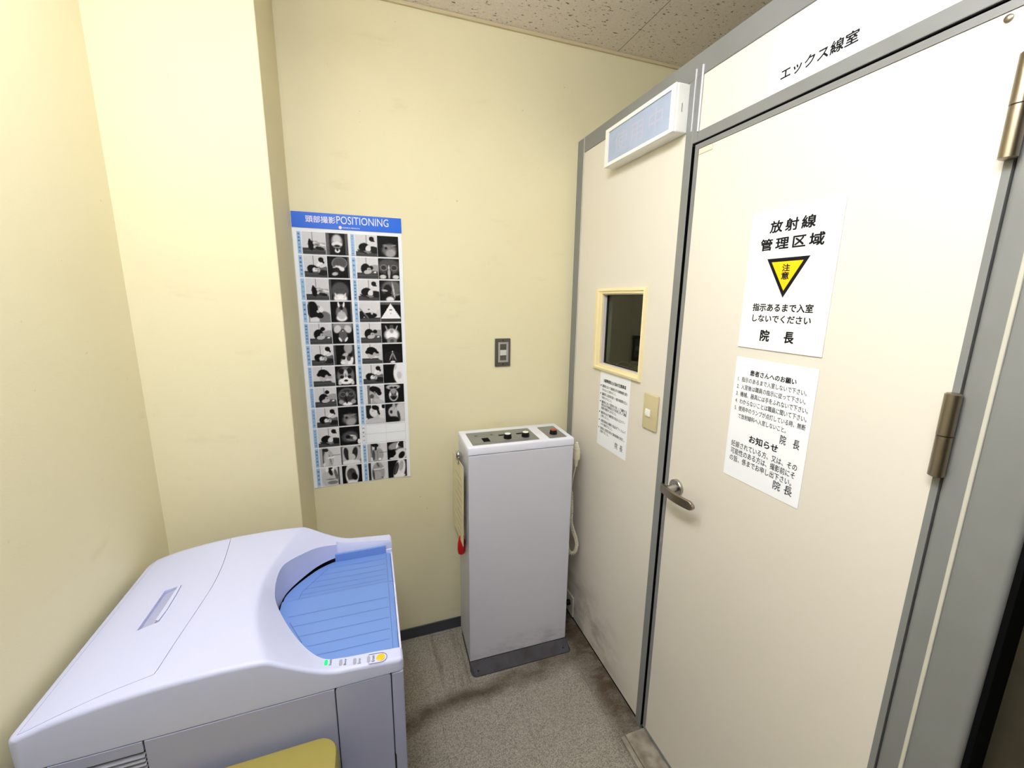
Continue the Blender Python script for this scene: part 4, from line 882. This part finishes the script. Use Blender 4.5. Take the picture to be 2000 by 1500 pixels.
# status lamps on the front rim
def pill(cx, cy, l_, w_, m, name, parent):
    z_ = ztop(cx, cy)
    bm = prism(bmesh.new(), rrect(cx-w_/2, cx+w_/2, cy-l_/2, cy+l_/2, w_*0.48), lambda u, v, h: Vector((u, v, ztop(u, v)+h)), -0.002, 0.0006)
    return obj(name, bm, m, parent)
LZ = lambda u, v, h: Vector((u, v, ztop(u, v)+h))
for s, x_, y_ in (('Ready', -0.1185, 0.7895), ('Busy', -0.0905, 0.7835), ('Error', -0.0635, 0.7800), ('Erase', -0.0365, 0.7785)):
    led = pill(x_, y_, 0.0165, 0.0064, M_green if s == 'Ready' else M_lens, 'status_lamp', t)
    if s == 'Ready': led['label'] = 'lit green lamp'
    ln = 0.0165 if s != 'Error' else 0.0145
    bm = letters(bmesh.new(), s, x_+0.0058, x_+0.0118, y_-0.0085, y_-0.0085+ln, LZ, 0.0004, 0.0, rot=True); obj('lettering', bm, M_ink, led)
bm = lathe(bmesh.new(), LZ(-0.0125, 0.7775, -0.001), (0, 0, 1), [(0, 0.0086), (0.0022, 0.0086), (0.0032, 0.0072), (0.0036, 0.0001)], 28); obj('erase_button', bm, M_amber, t, True)
bm = bmesh.new(); pa_ = [(-0.0365, 0.7880), (-0.0355, 0.7905), (-0.0125, 0.7905)] + [(-0.0125+0.0128*math.cos(a), 0.7777+0.0128*math.sin(a)) for a in [math.pi/2-math.pi*k/14 for k in range(15)]] + [(-0.0355, 0.7650), (-0.0365, 0.7675)]
tube(bm, [LZ(u, v, 0.0003) for u, v in pa_], 0.00045, 6); obj('button_outline', bm, M_ink, t)

# ------------------------------------------------------------------ yellow padded stool in front of the reader
t = thing('padded_stool', (-0.285, 0.57, 0), 'olive-yellow vinyl padded stool seat in front of the film reader', 'stool')
poly = rrect(-0.470, -0.0985, 0.385, 0.7515, 0.036, 8)
bm = bmesh.new(); prev = None
cx_, cy_ = -0.285, 0.568
for s_, h_ in ((0.95, 0.615), (0.985, 0.622), (1.0, 0.640), (1.0, 0.672), (0.992, 0.690), (0.975, 0.6985), (0.945, 0.7005), (0.5, 0.7015)):
    kx = 1-(1-s_)*1.0
    cur = [bm.verts.new((cx_+(u-cx_)*s_, cy_+(v-cy_)*s_, h_)) for u, v in poly]
    if prev:
        for k in range(len(cur)): bm.faces.new((prev[k], prev[(k+1) % len(cur)], cur[(k+1) % len(cur)], cur[k]))
    else: bm.faces.new(cur[::-1])
    prev = cur
bm.faces.new(prev); obj('seat', bm, M_yvinyl, t, True)
obj('seat_frame', box(-0.455, -0.115, 0.40, 0.735, 0.585, 0.6148, 0.003), M_frame, t)
for x_ in (-0.44, -0.13):
    for y_ in (0.415, 0.72):
        bm = tube(bmesh.new(), [(x_, y_, 0.0), (x_, y_, 0.5848)], 0.013, 14); obj('leg', bm, M_chrome, t, True)
bm = bmesh.new()
for x_ in (-0.44, -0.13): tube(bm, [(x_, 0.428, 0.22), (x_, 0.707, 0.22)], 0.008, 10)
obj('stretcher', bm, M_chrome, t, True)

# ------------------------------------------------------------------ seen dimly through the cabin window
t = thing('framed_certificate', (2.6, 3.4, 1.0), 'dark framed certificate on the wall inside the dark cabin', 'picture frame')
fx = lambda u, v, h: Vector((2.6-h, u, v))
obj('frame', holed(bmesh.new(), (3.20, 3.245, 3.575, 3.62), (0.905, 0.95, 1.16, 1.205), fx, 0.0005, 0.024), M_black, t)
obj('picture', bx(bmesh.new(), 2.588, 2.5995, 3.2452, 3.5748, 0.9502, 1.1598), mat('certificate_paper', (70, 66, 52), rough=0.5), t)
t = thing('xray_tube_stand', (1.80, 2.58, 0), 'round grey tube head with a pale rim behind the cabin window', 'x-ray tube')
bm = bx(bmesh.new(), 1.65, 1.95, 2.43, 2.73, 0.0, 0.03, 0.006); obj('base', bm, M_xcone, t)
obj('column', tube(bmesh.new(), [(1.80, 2.58, 0.03), (1.80, 2.58, 0.965)], 0.03, 18), M_xcone, t, True)
prof_ = [(0.07*math.sin(math.pi*k/14), 0.115*math.cos(math.pi*(k/14-0.5))) for k in range(15)]
bm = bmesh.new(); lathe(bm, (1.80, 2.515, 1.0), (0, 1, 0), [(0, 0.06), (0.01, 0.085), (0.05, 0.10), (0.09, 0.10), (0.12, 0.085), (0.13, 0.05)], 32); th = obj('tube_head', bm, M_xcone, t, True)
bm = bmesh.new(); tube(bm, [(1.80+0.104*math.cos(a), 2.60, 1.0+0.104*math.sin(a)) for a in [2*math.pi*k/40 for k in range(41)]], 0.0035, 8); obj('rim', bm, M_white, th, True)

# ------------------------------------------------------------------ ceiling lamps (above and behind the camera)
t = thing('ceiling_light', (LAMP[0], LAMP[1], CEIL), 'white ceiling light with a long glowing diffuser', 'ceiling light')
obj('housing', box(LAMP[0]-0.125, LAMP[0]+0.125, LAMP[1]-0.55, LAMP[1]+0.55, CEIL-0.030, CEIL-0.0005, 0.004), M_white, t)
bm = prism(bmesh.new(), [(-0.105, -0.0305), (-0.105, -0.170), (0.105, -0.170), (0.105, -0.0305)], lambda u, v, h: Vector((LAMP[0]+u, h, CEIL+v)), LAMP[1]-0.52, LAMP[1]+0.52)
obj('diffuser', bm, M_diff, t)
